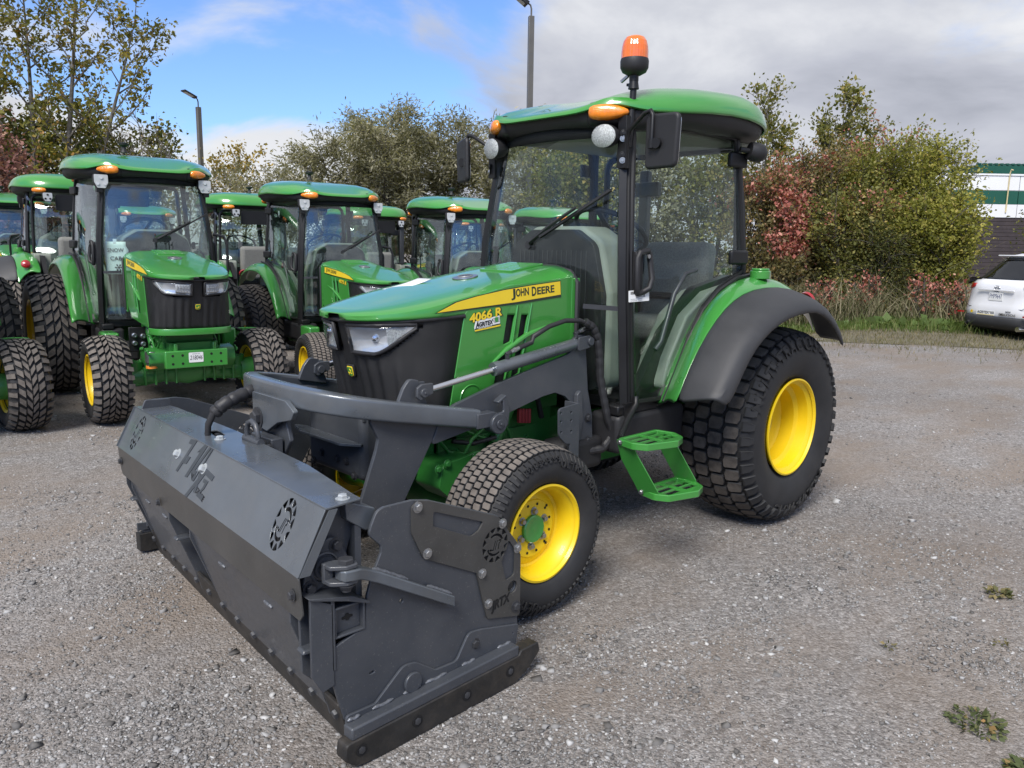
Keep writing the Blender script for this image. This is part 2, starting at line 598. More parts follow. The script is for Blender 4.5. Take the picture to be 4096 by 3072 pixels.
def ground_mat():
    m = bpy.data.materials.new('crushed_stone')
    m.use_nodes = True
    t = m.node_tree
    b = t.nodes['Principled BSDF']
    tcn = N(t, 'ShaderNodeTexCoord')
    P = tcn.outputs['Object']
    def vor(s, f='F1'):
        v = N(t, 'ShaderNodeTexVoronoi', i_Scale=s, feature=f)
        t.links.new(P, v.inputs['Vector'])
        return v
    def noi(s, d=6, r=.6, dist=0):
        v = N(t, 'ShaderNodeTexNoise', i_Scale=s, i_Detail=float(d), i_Roughness=r, i_Distortion=float(dist))
        t.links.new(P, v.inputs['Vector'])
        return v.outputs[0]
    v1, v2, v3 = vor(62), vor(135), vor(28)
    s1, s2, s3 = [N(t, 'ShaderNodeSeparateColor') for _ in range(3)]
    for v, s in ((v1, s1), (v2, s2), (v3, s3)):
        t.links.new(v.outputs['Color'], s.inputs[0])
    c1 = ramp_n(t, s1.outputs[0], [(0, (.105, .10, .097)), (.5, (.185, .180, .176)), (.85, (.285, .283, .283)), (1, (.40, .40, .40))])
    c2 = ramp_n(t, s2.outputs[1], [(0, (.085, .08, .077)), (.5, (.185, .178, .172)), (.9, (.29, .285, .28)), (1, (.46, .455, .45))])
    c3 = ramp_n(t, s3.outputs[0], [(0, (.13, .127, .125)), (.7, (.20, .197, .195)), (1, (.33, .33, .33))])
    c = mix_n(t, .55, c1, c2)
    c = mix_n(t, ramp_n(t, noi(9, 3), [(.5, 0.0), (.7, .5)]), c, c3)
    # fine sandy dirt lies in broad patches and wheel lanes
    ml = N(t, 'ShaderNodeMapping')
    ml.inputs['Rotation'].default_value = (0, 0, .45)
    ml.inputs['Scale'].default_value = (.55, 1.9, 1)
    t.links.new(P, ml.inputs[0])
    nl = N(t, 'ShaderNodeTexNoise', i_Scale=.9, i_Detail=6.0, i_Roughness=.6)
    t.links.new(ml.outputs[0], nl.inputs['Vector'])
    lane = math_n(t, 'ADD', math_n(t, 'MULTIPLY', nl.outputs[0], .55), math_n(t, 'MULTIPLY', noi(1.1, 7, .62, .4), .45))
    dirt = ramp_n(t, lane, [(.44, 0.0), (.60, 1.0)])
    fine = ramp_n(t, noi(260, 3, .7), [(.3, (.13, .108, .088)), (.7, (.235, .20, .166))])
    c = mix_n(t, math_n(t, 'MULTIPLY', dirt, .72), c, fine)
    big = ramp_n(t, noi(.33, 4, .5), [(.3, .80), (.7, 1.13)])
    c = mix_n(t, 1.0, c, big, 'MULTIPLY')
    spots = ramp_n(t, noi(2.3, 5, .65), [(.62, 0.0), (.74, .5)])
    c = mix_n(t, spots, c, (.095, .082, .070))
    c = mix_n(t, 1.0, c, (1.24, 1.195, 1.165), 'MULTIPLY')
    t.links.new(c, b.inputs['Base Color'])
    b.inputs['Roughness'].default_value = .92
    b.inputs['Specular IOR Level'].default_value = .25
    h = math_n(t, 'ADD', math_n(t, 'MULTIPLY', v1.outputs['Distance'], -.9), math_n(t, 'MULTIPLY', v2.outputs['Distance'], -.6))
    h = math_n(t, 'ADD', h, math_n(t, 'MULTIPLY', noi(24, 6, .7), 1.1))
    bp = N(t, 'ShaderNodeBump', i_Strength=.75, i_Distance=.010)
    t.links.new(h, bp.inputs['Height'])
    t.links.new(bp.outputs[0], b.inputs['Normal'])
    return m


def spaced(c, near, far, n):
    u = np.linspace(-1, 1, n)
    k = np.sinh(u * 5.2) / math.sinh(5.2)
    return c + k * far + u * near


gx, gy = spaced(1.2, 9, 420, 190), spaced(-0.5, 9, 420, 190)
V = [(x, y, gz(x, y)) for x in gx for y in gy]
n = len(gy)
F = [(i * n + j, (i + 1) * n + j, (i + 1) * n + j + 1, i * n + j + 1) for i in range(len(gx) - 1) for j in range(n - 1)]
g = MB()
g.add(V, F)
go = g.build('ground', ground_mat(), smooth=180, recalc=False)
tag(go, 'wide grey yard of crushed stone with sandy patches', 'ground', kind='structure')


# loose stones lying on the yard
def island_mat(name, stops, rough=.85, trans=0.0, nscale=0.0, namt=0.0, spec=.3, ncol=None):
    m = bpy.data.materials.new(name)
    m.use_nodes = True
    t = m.node_tree
    b = t.nodes['Principled BSDF']
    ge = N(t, 'ShaderNodeNewGeometry')
    c = ramp_n(t, ge.outputs['Random Per Island'], stops)
    if nscale:
        tcn = N(t, 'ShaderNodeTexCoord')
        nz = N(t, 'ShaderNodeTexNoise', i_Scale=nscale, i_Detail=3.0)
        t.links.new(tcn.outputs['Object'], nz.inputs['Vector'])
        k = ramp_n(t, nz.outputs[0], [(.42, 0.0), (.62, namt)])
        c = mix_n(t, k, c, ncol or stops[0][1])
    t.links.new(c, b.inputs['Base Color'])
    b.inputs['Roughness'].default_value = rough
    b.inputs['Specular IOR Level'].default_value = spec
    if trans:
        tl = N(t, 'ShaderNodeBsdfTranslucent')
        t.links.new(mix_n(t, 1.0, c, (1.25, 1.3, .7), 'MULTIPLY'), tl.inputs[0])
        mx = N(t, 'ShaderNodeMixShader')
        mx.inputs[0].default_value = trans
        t.links.new(b.outputs[0], mx.inputs[1])
        t.links.new(tl.outputs[0], mx.inputs[2])
        t.links.new(mx.outputs[0], t.nodes['Material Output'].inputs[0])
    return m


def raw_mesh(name, V, quads, mats, matidx=None):
    me = bpy.data.meshes.new(name)
    me.vertices.add(len(V))
    me.vertices.foreach_set('co', np.asarray(V, np.float32).ravel())
    nq, k = quads.shape
    me.loops.add(nq * k)
    me.loops.foreach_set('vertex_index', quads.astype(np.int32).ravel())
    me.polygons.add(nq)
    me.polygons.foreach_set('loop_start', np.arange(0, nq * k, k, dtype=np.int32))
    me.polygons.foreach_set('loop_total', np.full(nq, k, np.int32))
    for m in (mats if isinstance(mats, list) else [mats]):
        me.materials.append(m)
    if matidx is not None:
        me.polygons.foreach_set('material_index', matidx.astype(np.int32))
    me.update(calc_edges=True)
    me.validate()
    return me


R_ = np.random.default_rng(11)
EF, ER = np.array([-.6915, -.7224]), np.array([-.7224, .6915])       # main look direction over the yard and its right-hand normal
CX = np.array([4.171, 2.942])


def yard_points(n, d0, d1, power=1.0):
    u = R_.random(n)
    d = d0 * (d1 / d0) ** (u ** power)
    s = (R_.random(n) * 2 - 1) * d * .72
    return CX + d[:, None] * EF + s[:, None] * ER, d


def stones(n, d0, d1, size, sig, power=1.0):
    p, d = yard_points(n, d0, d1, power)
    keep = np.array([noise.noise(Vector((x * .9, y * .9, 5.1))) + .6 * noise.noise(Vector((x * 2.7, y * 2.7, 9.1))) > R_.normal(-.05, .22) for x, y in p])
    p, d = p[keep], d[keep]
    n = len(p)
    z = np.array([gz(x, y) for x, y in p])
    r = size * np.exp(R_.normal(0, sig, n))
    cube = np.array([(x, y, zz) for x in (-1, 1) for y in (-1, 1) for zz in (-1, 1)], float)
    fq = np.array([(0, 1, 3, 2), (4, 6, 7, 5), (0, 4, 5, 1), (2, 3, 7, 6), (0, 2, 6, 4), (1, 5, 7, 3)])
    J = cube[None] * (1 + R_.normal(0, .30, (n, 8, 3))) * .62
    J *= r[:, None, None] * np.stack([R_.uniform(.7, 1.35, n), R_.uniform(.7, 1.35, n), R_.uniform(.4, .85, n)], 1)[:, None]
    a = R_.uniform(0, 2 * PI, n)
    tl = R_.normal(0, .35, n)
    ca, sa, ct, s_t = np.cos(a), np.sin(a), np.cos(tl), np.sin(tl)
    X, Y, Z = J[..., 0], J[..., 1], J[..., 2]
    Y, Z = Y * ct[:, None] - Z * s_t[:, None], Y * s_t[:, None] + Z * ct[:, None]
    X, Y = X * ca[:, None] - Y * sa[:, None], X * sa[:, None] + Y * ca[:, None]
    Vv = np.stack([X + p[:, 0, None], Y + p[:, 1, None], Z + (z + r * .12)[:, None]], -1).reshape(-1, 3)
    Q = (fq[None] + (np.arange(n) * 8)[:, None, None]).reshape(-1, 4)
    return Vv, Q


parts = [stones(110000, 1.55, 7.0, .0030, .45, 1.0), stones(24000, 1.6, 12, .0048, .42), stones(1500, 1.7, 12, .0092, .34), stones(90, 2.0, 11, .016, .25)]
VV, QQ, o_ = [], [], 0
for v_, q_ in parts:
    VV.append(v_)
    QQ.append(q_ + o_)
    o_ += len(v_)
gm = island_mat('loose_stone', [(0, (.10, .095, .09)), (.35, (.19, .184, .178)), (.7, (.27, .266, .262)), (.93, (.38, .378, .375)), (1, (.52, .515, .50))], .9)
so = link('gravel', raw_mesh('gravel', np.concatenate(VV), np.concatenate(QQ), gm))
tag(so, 'loose grey stones scattered over the yard', 'gravel', kind='stuff')


# ---------------------------------------------------------------- grass verge
def quad_strip_blades(pts, h, wd, lean, mats, name, bend=.5):
    n = len(pts)
    a = R_.uniform(0, 2 * PI, n)
    hh = h * np.exp(R_.normal(0, .3, n))
    ld = R_.uniform(0, 2 * PI, n)
    ll = lean * R_.random(n) * hh
    dx, dy = np.cos(a) * wd / 2, np.sin(a) * wd / 2
    out = np.empty((n, 6, 3))
    for k, (t, w_) in enumerate(((0, 1), (.55, .8), (1, .12))):
        ox, oy = np.cos(ld) * ll * t ** 1.8, np.sin(ld) * ll * t ** 1.8
        zz = pts[:, 2] + hh * (t - .25 * bend * t * t * lean)
        out[:, k * 2] = np.stack([pts[:, 0] + ox - dx * w_, pts[:, 1] + oy - dy * w_, zz], 1)
        out[:, k * 2 + 1] = np.stack([pts[:, 0] + ox + dx * w_, pts[:, 1] + oy + dy * w_, zz], 1)
    q = np.array([(0, 1, 3, 2), (2, 3, 5, 4)])
    Q = (q[None] + (np.arange(n) * 6)[:, None, None]).reshape(-1, 4)
    return raw_mesh(name, out.reshape(-1, 3), Q, mats)


VA, VB = np.array([-8.9, -3.9]), np.array([-12.0, 1.2])               # edge of the yard
vd = (VB - VA) / np.linalg.norm(VB - VA)
vn = np.array([-vd[1], vd[0]])
vn = vn if vn[0] < 0 else -vn
b = MB()
rows = []
for t in np.linspace(-28, 30, 59):
    row = []
    for w_ in (0, .5, 1.2, 2.5, 4.5, 8, 14, 40):
        e = (.35 * noise.noise(Vector((t * .6, w_, 1))) if w_ < 1 else 0)
        p = VA + vd * t + vn * (w_ + e)
        row.append((p[0], p[1], gz(*p) + .006 + .05 * min(w_, 4) / 4))
    rows.append(row)
b.grid(rows)
vm = mat('weedy_soil', (.135, .122, .082), .95, var=.35, vscale=2.5, bump=.8, bscale=25, dust=(.15, .12, .085), dustamt=.8, dscale=1.2)
tag(b.build('grass_verge', vm, smooth=180, recalc=False), 'weedy verge of thin dry grass along the yard', 'verge', kind='structure')


def verge_pts(n, t0, t1, w0, w1):
    t = R_.uniform(t0, t1, n)
    w_ = R_.uniform(w0, w1, n)
    p = VA + t[:, None] * vd + w_[:, None] * vn
    return np.stack([p[:, 0], p[:, 1], np.array([gz(x, y) for x, y in p]) + .01 + .05 * np.clip(w_, 0, 4) / 4], 1)


dry = island_mat('dry_grass', [(0, (.085, .085, .030)), (.4, (.13, .125, .050)), (.75, (.19, .16, .085)), (1, (.28, .23, .14))], .8, .2)
lush = island_mat('green_grass', [(0, (.055, .09, .018)), (.5, (.10, .15, .030)), (.85, (.15, .19, .055)), (1, (.24, .22, .10))], .7, .3)
reed = island_mat('reed_blades', [(0, (.10, .11, .045)), (.4, (.17, .165, .085)), (.8, (.27, .235, .15)), (1, (.36, .30, .20))], .75, .2)
o = link('dry_grass', quad_strip_blades(np.concatenate([verge_pts(15000, -6, 14, -.15, 2.4), verge_pts(3500, -6, 14, -.9, .2), verge_pts(900, -6, 14, -2.2, -.6)]), .055, .008, .9, dry, 'dry_grass'))
tag(o, 'short dry brownish grass at the edge of the yard', 'grass', kind='stuff')
o = link('grass', quad_strip_blades(np.concatenate([verge_pts(16000, -6, 14, 2.0, 4.2), verge_pts(5000, -22, -5, 1.0, 4.0)]), .17, .012, .8, lush, 'grass'))
tag(o, 'bright green grass strip below the bushes', 'grass', kind='stuff')
o = link('tall_grass', quad_strip_blades(np.concatenate([verge_pts(4200, -6, 9, 3.6, 5.4), verge_pts(2400, -3, 2.2, 3.3, 4.6)]), .75, .022, 1.1, reed, 'tall_grass'))
tag(o, 'tall pale reeds leaning in front of the bushes', 'reeds', kind='stuff')
# broad-leaved weeds on the green strip
bl = island_mat('broad_weed_leaf', [(0, (.07, .12, .03)), (.5, (.11, .17, .05)), (1, (.17, .22, .08))], .6, .25)


# ---------------------------------------------------------------- trees and shrubs
def leaf_mesh(name, cen, size, mats, up=.2, aspect=.62, sig=.25, dirs=None):
    n = len(cen)
    nr = R_.normal(0, 1, (n, 3))
    nr[:, 2] += up
    nr /= np.linalg.norm(nr, axis=1)[:, None]
    a = R_.normal(0, 1, (n, 3)) if dirs is None else dirs + R_.normal(0, .45, (n, 3))
    a -= nr * (a * nr).sum(1)[:, None]
    a /= np.linalg.norm(a, axis=1)[:, None] + 1e-9
    c = np.cross(nr, a)
    s = size * np.exp(R_.normal(0, sig, n))
    l, w_ = s[:, None], (s * aspect)[:, None]
    fold = nr * l * .12
    V = np.stack([cen, cen + a * l * .45 + c * w_ * .5 + fold, cen + a * l, cen + a * l * .45 - c * w_ * .5 + fold], 1).reshape(-1, 3)
    Q = np.arange(n * 4).reshape(n, 4)
    return raw_mesh(name, V, Q, mats)


def tree(name, label, cat, base, h, stems, crown, leafm, barkm, seed, limbs=12, twigs=8, leaves=26, lsize=.11, lean=(0, 0), r0=.13, twig_l=.9, z0=.22, droop=.0, up=.8, group=None, bare=0.0, aspect=.62, accent=None, spread=.16, jit=.10):
    """stems: list of (dx, dy, height factor); crown: half width at half height"""
    rg = random.Random(seed)
    root = thing(name, label, cat, base, 0, group)
    tb = MB()
    tips, dirs, acc = [], [], []
    for si, (dx, dy, hf) in enumerate(stems):
        H = h * hf
        pts, rad = [], []
        ph = rg.uniform(0, 6)
        for i in range(9):
            t = i / 8
            pts.append(Vector((dx * (.25 + .75 * t) * crown + .10 * math.sin(ph + t * 5) * t + lean[0] * t * t, dy * (.25 + .75 * t) * crown + .10 * math.cos(ph + t * 4) * t + lean[1] * t * t, H * t - .05)))
            rad.append(max(.012, r0 * (1 - t * .93)))
        tb.tube(pts, rad, 7)
        for li in range(limbs):
            t = z0 + (1 - z0) * ((li + rg.random()) / limbs) ** .9
            k = min(7.99, t * 8)
            p0 = pts[int(k)].lerp(pts[int(k) + 1], k - int(k))
            az = li * 2.4 + rg.uniform(-.5, .5)
            reach = crown * (math.sin(min(1, t * 1.0) * PI * .92) ** .6 * .9 + .12) * rg.uniform(.6, 1.1)
            up_ = up * rg.uniform(.6, 1.25)
            d = Vector((math.cos(az), math.sin(az), up_)).normalized()
            lp = [p0]
            seg = 4
            for s in range(1, seg + 1):
                q = s / seg
                lp.append(p0 + d * reach * q + Vector((rg.uniform(-1, 1), rg.uniform(-1, 1), rg.uniform(-1, 1))) * reach * .06 + Vector((lean[0], lean[1], 0)) * .06 * q - Vector((0, 0, droop * reach * q * q)))
            rl = max(.010, rad[int(k)] * .42)
            tb.tube(lp, [rl * (1 - .8 * i / seg) + .004 for i in range(seg + 1)], 5, caps=False)
            for ti in range(twigs):
                q = .22 + .78 * (ti + rg.random()) / twigs
                kk = min(seg - .001, q * seg)
                b0 = lp[int(kk)].lerp(lp[int(kk) + 1], kk - int(kk))
                td = (d * .55 + Vector((rg.gauss(0, .7), rg.gauss(0, .7), rg.gauss(.25 * up, .45)))).normalized()
                tlen = twig_l * rg.uniform(.5, 1.15)
                e = b0 + td * tlen - Vector((0, 0, droop * tlen * .9))
                mid = b0.lerp(e, .5) + Vector((0, 0, .06 * tlen))
                tb.tube([b0, mid, e], [.009, .006, .003], 4, caps=False)
                if rg.random() < bare:
                    continue
                is_acc = accent is not None and accent(b0, rg)
                nl = int(leaves * rg.uniform(.6, 1.3))
                for _ in range(nl):
                    w_ = rg.uniform(.12, 1.08)
                    c = (b0.lerp(mid, w_ * 2) if w_ < .5 else mid.lerp(e, w_ * 2 - 1)) + Vector((rg.gauss(0, 1), rg.gauss(0, 1), rg.gauss(0, 1))) * spread * (.4 + .6 * w_)
                    (acc if is_acc else tips).append(tuple(c))
                    if not is_acc:
                        dirs.append(tuple(td - Vector((0, 0, droop * 1.5 + .25))))
    tb.build('trunk', barkm, root, smooth=60, recalc=False)
    if tips:
        link('crown', leaf_mesh('crown', np.array(tips), lsize, leafm, .3, aspect, dirs=np.array(dirs)), root)
    if acc:
        c = link('crown', leaf_mesh('crown', np.array(acc), lsize * 1.0, LM['red'], .3, aspect), root)
        c['label'] = 'autumn red foliage'
    return root


bark = mat('grey_bark', (.16, .145, .125), .9, var=.35, vscale=9, bump=.6, bscale=40)
barkd = mat('dark_bark', (.075, .066, .056), .9, var=.35, vscale=9, bump=.6, bscale=40)
LM = {
    'poplar': island_mat('poplar_leaf', [(0, (0.084, 0.102, 0.026)), (.45, (0.162, 0.168, 0.041)), (.78, (0.264, 0.234, 0.054)), (.94, (0.396, 0.282, 0.066)), (1, (0.456, 0.252, 0.096))], .5, .40, .28, .85, ncol=(.25, .20, .035)),
    'willow': island_mat('willow_leaf', [(0, (0.172, 0.167, 0.101)), (.5, (0.299, 0.282, 0.178)), (.85, (0.414, 0.385, 0.270)), (1, (0.529, 0.494, 0.380))], .6, .40, .5, .4),
    'dark': island_mat('dark_leaf', [(0, (0.060, 0.077, 0.025)), (.5, (0.126, 0.137, 0.040)), (.88, (0.229, 0.211, 0.060)), (1, (0.351, 0.246, 0.088))], .6, .40, .5, .5),
    'olive': island_mat('olive_leaf', [(0, (0.104, 0.118, 0.034)), (.5, (0.217, 0.217, 0.060)), (.85, (0.350, 0.312, 0.091)), (1, (0.529, 0.378, 0.133))], .55, .40, .7, .6),
    'moss': island_mat('yellow_green_leaf', [(0, (0.146, 0.161, 0.032)), (.5, (0.282, 0.282, 0.055)), (.85, (0.428, 0.401, 0.092)), (1, (0.566, 0.456, 0.146))], .55, .40, .7, .6, ncol=(0.095, 0.105, 0.022)),
    'brown': island_mat('brown_green_leaf', [(0, (0.122, 0.112, 0.046)), (.5, (0.235, 0.206, 0.088)), (.85, (0.362, 0.284, 0.133)), (1, (0.548, 0.294, 0.157))], .6, .40, .7, .6),
    'red': island_mat('red_leaf', [(0, (0.264, 0.072, 0.061)), (.5, (0.462, 0.160, 0.127)), (.85, (0.594, 0.286, 0.220)), (1, (0.616, 0.418, 0.275))], .55, .3),
    'rust': island_mat('rust_leaf', [(0, (0.169, 0.072, 0.062)), (.5, (0.286, 0.137, 0.117)), (.85, (0.390, 0.208, 0.169)), (1, (0.442, 0.286, 0.195))], .6, .25),
    'yellow': island_mat('yellow_leaf', [(0, (0.176, 0.135, 0.027)), (.5, (0.351, 0.257, 0.047)), (1, (0.540, 0.378, 0.095))], .55, .40),
}
two = [(-.35, .2, 1.0), (.42, -.15, .93)]
# tall poplar whose crown leaves the top of the picture
tree('poplar_tree', 'tall airy poplar with yellowing leaves towering over the parked tractors', 'tree', (-3.15, -27.2, 0), 10.8, [(.62, -.30, .97), (-.50, .36, 1.0), (.05, .05, .93), (.95, -.6, .78), (-.95, .75, .80)], 2.7, LM['poplar'], bark, 3, limbs=20, twigs=10, leaves=15, lsize=.14, r0=.14, twig_l=.62, z0=.16, up=1.15, spread=.13)
tree('poplar_tree', 'dense dark poplar growth at the foot of the tall poplar', 'tree', (-3.4, -28.6, 0), 5.4, [(.5, 0, 1), (-.5, .2, .9), (0, -.4, .85), (1.0, -.5, .8)], 2.6, LM['dark'], barkd, 5, limbs=12, twigs=9, leaves=30, lsize=.15, r0=.10, z0=.05, up=.9, spread=.25)
tree('shrub', 'rounded dark green shrub left of the far lamp post', 'shrub', (-5.7, -26.9, 0), 4.6, two + [(0, .5, .8)], 1.9, LM['dark'], barkd, 6, limbs=12, twigs=9, leaves=28, lsize=.14, r0=.08, z0=.06, up=.9, spread=.22)
tree('bare_sapling', 'nearly leafless sapling with upright twigs beside the tall poplar', 'sapling', (-5.15, -23.2, 0), 5.0, [(.2, .1, 1), (-.5, .1, .9), (.7, -.3, .95)], 1.0, LM['poplar'], bark, 8, limbs=9, twigs=6, leaves=3, lsize=.12, r0=.045, twig_l=.7, z0=.3, up=1.9, bare=.5)
tree('bare_sapling', 'thin leafless sapling with a leafy foot near the far lamp post', 'sapling', (-5.85, -22.7, 0), 4.3, [(.2, .1, 1), (-.5, .1, .85)], .8, LM['poplar'], bark, 9, limbs=9, twigs=6, leaves=7, lsize=.11, r0=.04, twig_l=.5, z0=.3, up=1.7, bare=.35)
tree('maple_tree', 'reddish brown maple at the far left edge', 'tree', (-.1, -19.6, 0), 3.6, two + [(.1, .4, .85)], 1.0, LM['rust'], barkd, 10, limbs=12, twigs=9, leaves=28, lsize=.10, r0=.07, z0=.1, up=.9, twig_l=.6, spread=.2)
tree('maple_tree', 'rusty maple shrub peeping over the leftmost tractor roof', 'tree', (-1.1, -20.7, 0), 2.5, two, .9, LM['rust'], barkd, 11, limbs=10, twigs=9, leaves=26, lsize=.10, r0=.06, z0=.1, up=.8, twig_l=.6, spread=.2)
tree('birch_tree', 'small yellow tree between the far lamp post and the willow', 'tree', (-12.2, -32.1, 0), 5.3, two, 1.2, LM['yellow'], bark, 12, limbs=11, twigs=7, leaves=14, lsize=.14, r0=.06, z0=.3, up=1.2, twig_l=.6)
tree('birch_tree', 'pale thin tree beside the small yellow tree', 'tree', (-10.9, -30.9, 0), 4.4, two, 1.0, LM['willow'], bark, 13, limbs=10, twigs=7, leaves=12, lsize=.13, r0=.05, z0=.3, up=1.3, twig_l=.6)
tree('willow_tree', 'broad grey green willow rounded like a dome behind the parked row', 'tree', (-12.1, -20.5, 0), 5.45, [(-.75, .6, .88), (.7, -.6, .82), (0, 0, 1.0), (.45, .7, .92), (-.55, -.5, .93), (1.0, -.95, .62)], 2.35, LM['willow'], barkd, 14, limbs=20, twigs=14, leaves=42, lsize=.135, r0=.10, z0=.14, up=.95, twig_l=.85, droop=.25, aspect=.28, spread=.17)
tree('willow_tree', 'second willow reaching behind the cab roof of the front tractor', 'tree', (-14.6, -18.0, 0), 5.3, [(-.6, .5, .95), (.6, -.4, 1.0), (0, .2, .9), (-1.0, .9, .8)], 2.5, LM['willow'], barkd, 15, limbs=18, twigs=13, leaves=40, lsize=.135, r0=.10, z0=.14, up=.95, twig_l=.8, droop=.25, aspect=.28, spread=.17)
tree('willow_tree', 'thin willow outer branches at the left foot of the dome', 'tree', (-9.6, -23.4, 0), 3.9, two, 1.5, LM['willow'], barkd, 16, limbs=11, twigs=9, leaves=20, lsize=.15, r0=.05, z0=.14, up=.9, twig_l=.7, droop=.3, aspect=.26)
for i, (x, y, h_) in enumerate(((-12.9, -12.4, 4.1), (-14.2, -11.0, 4.3), (-15.6, -14.2, 4.8), (-15.0, -9.5, 4.1))):
    tree('shrub', ['grey green shrub seen through the windshield', 'olive shrub seen through the door glass', 'taller shrub seen through the middle of the cab', 'shrub seen through the rear part of the door glass'][i], 'shrub', (x, y, 0), h_, two + [(.2, .5, .85), (-.3, -.5, .9)], 1.5, LM[('olive', 'willow', 'dark', 'olive')[i]], barkd, 20 + i, limbs=11, twigs=9, leaves=24, lsize=.10, r0=.06, z0=.06, up=1.0, twig_l=.6, spread=.18, group='shrubs behind the cab')
redtop = lambda lo, p: (lambda b0, rg: b0.z > lo and rg.random() < p)
hedge = [
    ('poplar_sapling', 'slim poplar sapling bent by wind just right of the cab roof', (-15.2, -8.0, 0), 5.5, [(.1, 0, 1), (-.4, .3, .8)], .85, 'olive', dict(limbs=15, twigs=7, leaves=18, lsize=.10, up=2.0, twig_l=.5, lean=(-.35, -.2)), None),
    ('poplar_sapling', 'tall poplar sapling with windswept tips above the red foliage', (-16.7, -6.9, 0), 5.5, [(.1, 0, 1), (.5, -.3, .86), (-.4, .3, .82)], .95, 'olive', dict(limbs=16, twigs=8, leaves=20, lsize=.10, up=2.1, twig_l=.5, lean=(-.5, .15)), None),
    ('shrub', 'brown green shrub with an orange top next to the cab', (-14.1, -7.3, 0), 3.1, two + [(.1, .5, .9)], 1.15, 'brown', dict(), redtop(2.5, .28)),
    ('maple_sapling', 'young maple with a bright red crown in the hedge', (-13.75, -6.4, 0), 2.75, [(.1, 0, 1), (-.5, .3, .85)], .42, 'brown', dict(limbs=11, twigs=9, leaves=30, lsize=.085, twig_l=.36, up=1.2), redtop(1.35, .95)),
    ('shrub', 'tall brown olive shrub behind the red maple', (-15.3, -6.3, 0), 3.6, two + [(.2, -.5, .9)], 1.25, 'brown', dict(), redtop(2.9, .16)),
    ('maple_tree', 'maple with red leaves along its top between two shrubs', (-16.1, -5.7, 0), 4.1, [(.2, 0, .93), (-.4, .6, 1.0)], 1.1, 'olive', dict(limbs=11, twigs=8, leaves=22), redtop(2.95, .72)),
    ('shrub', 'big rounded yellow green shrub in the middle of the hedge', (-15.9, -4.9, 0), 3.6, two + [(.2, -.6, .9), (-.2, .6, .95)], 1.35, 'moss', dict(limbs=18, twigs=12, leaves=38), None),
    ('shrub', 'dark inner shrub in front of the yellow green one', (-14.6, -5.3, 0), 2.5, two + [(.1, .5, .9)], 1.0, 'olive', dict(), redtop(1.7, .05)),
    ('shrub', 'low spreading yellow green shrub beside the white car', (-15.3, -3.75, 0), 2.35, two + [(.2, -.6, .9), (.3, .5, .80)], 1.0, 'moss', dict(limbs=18, twigs=12, leaves=38), None),
    ('shrub', 'green shrub with hanging twigs low in the hedge centre', (-14.5, -4.3, 0), 1.9, two, .9, 'dark', dict(droop=.3, aspect=.3), None),
    ('shrub', 'dark shrub before the building at the right edge', (-17.9, -2.15, 0), 3.05, [(.1, 0, 1), (-.3, .3, .85)], .62, 'dark', dict(limbs=13, twigs=9, leaves=22), None),
]
for i, (nm, lb, ps, h_, stm, cr, lf, kw, acc) in enumerate(hedge):
    a = dict(limbs=15, twigs=11, leaves=34, lsize=.070, r0=.05, z0=.05, up=1.55, twig_l=.62, spread=.11)
    a.update(kw)
    tree(nm, lb, {'shrub': 'shrub', 'maple_tree': 'tree'}.get(nm, 'sapling'), ps, h_, stm, cr, LM[lf], barkd if nm == 'shrub' else bark, 40 + i, accent=acc, **a)
for i, (x, y, h_, lb) in enumerate(((-12.9, -5.0, .8, 'red sumac seedling at the left of the reeds'), (-13.5, -4.4, 1.0, 'tall red sumac between the reeds'), (-14.0, -3.35, 1.05, 'coral red sumac in front of the yellow green shrub'), (-14.4, -2.9, .85, 'small red sumac left of the white car'), (-16.6, -2.05, 1.25, 'red leaved sumac showing above the car roof'), (-17.0, -1.5, 1.45, 'red leaved sumac right behind the car roof'))):
    tree('sumac', lb, 'sumac', (x, y, 0), h_, [(.2, .1, 1), (-.5, .3, .8), (.6, -.4, .9)], .32, LM['red'], barkd, 60 + i, limbs=6, twigs=4, leaves=6, lsize=.062, r0=.012, twig_l=.18, z0=.25, up=1.3, spread=.05)
tree('bare_tree', 'distant leafless tree between hedge and building', 'tree', (-62.5, -19.1, 0), 8.6, [(.2, 0, 1), (-.4, .3, .9)], 2.4, LM['dark'], bark, 75, limbs=14, twigs=9, leaves=0, r0=.16, twig_l=1.2, z0=.3, up=1.2, bare=1.1)
o = link('weeds', leaf_mesh('weeds', np.concatenate([verge_pts(900, -2, 7, 2.7, 3.6) + np.array([0, 0, .10]) * R_.random((900, 1))]), .16, bl, 1.2, .8))
tag(o, 'broad leaved weeds on the green strip by the car', 'weeds', kind='stuff')


# weeds growing in the stones near the camera
def weed(lb, x, y, r, n, size, stops_mat):
    a, q = R_.uniform(0, 2 * PI, n), np.sqrt(R_.random(n)) * r
    c = np.stack([x + q * np.cos(a), y + q * np.sin(a), gz(x, y) + .005 + R_.random(n) * .014], 1)
    d = np.stack([np.cos(a), np.sin(a), .25 * np.ones(n)], 1)
    o = link('weed', leaf_mesh('weed', c, size, stops_mat, 1.8, .6, dirs=d))
    tag(o, lb, 'weed')


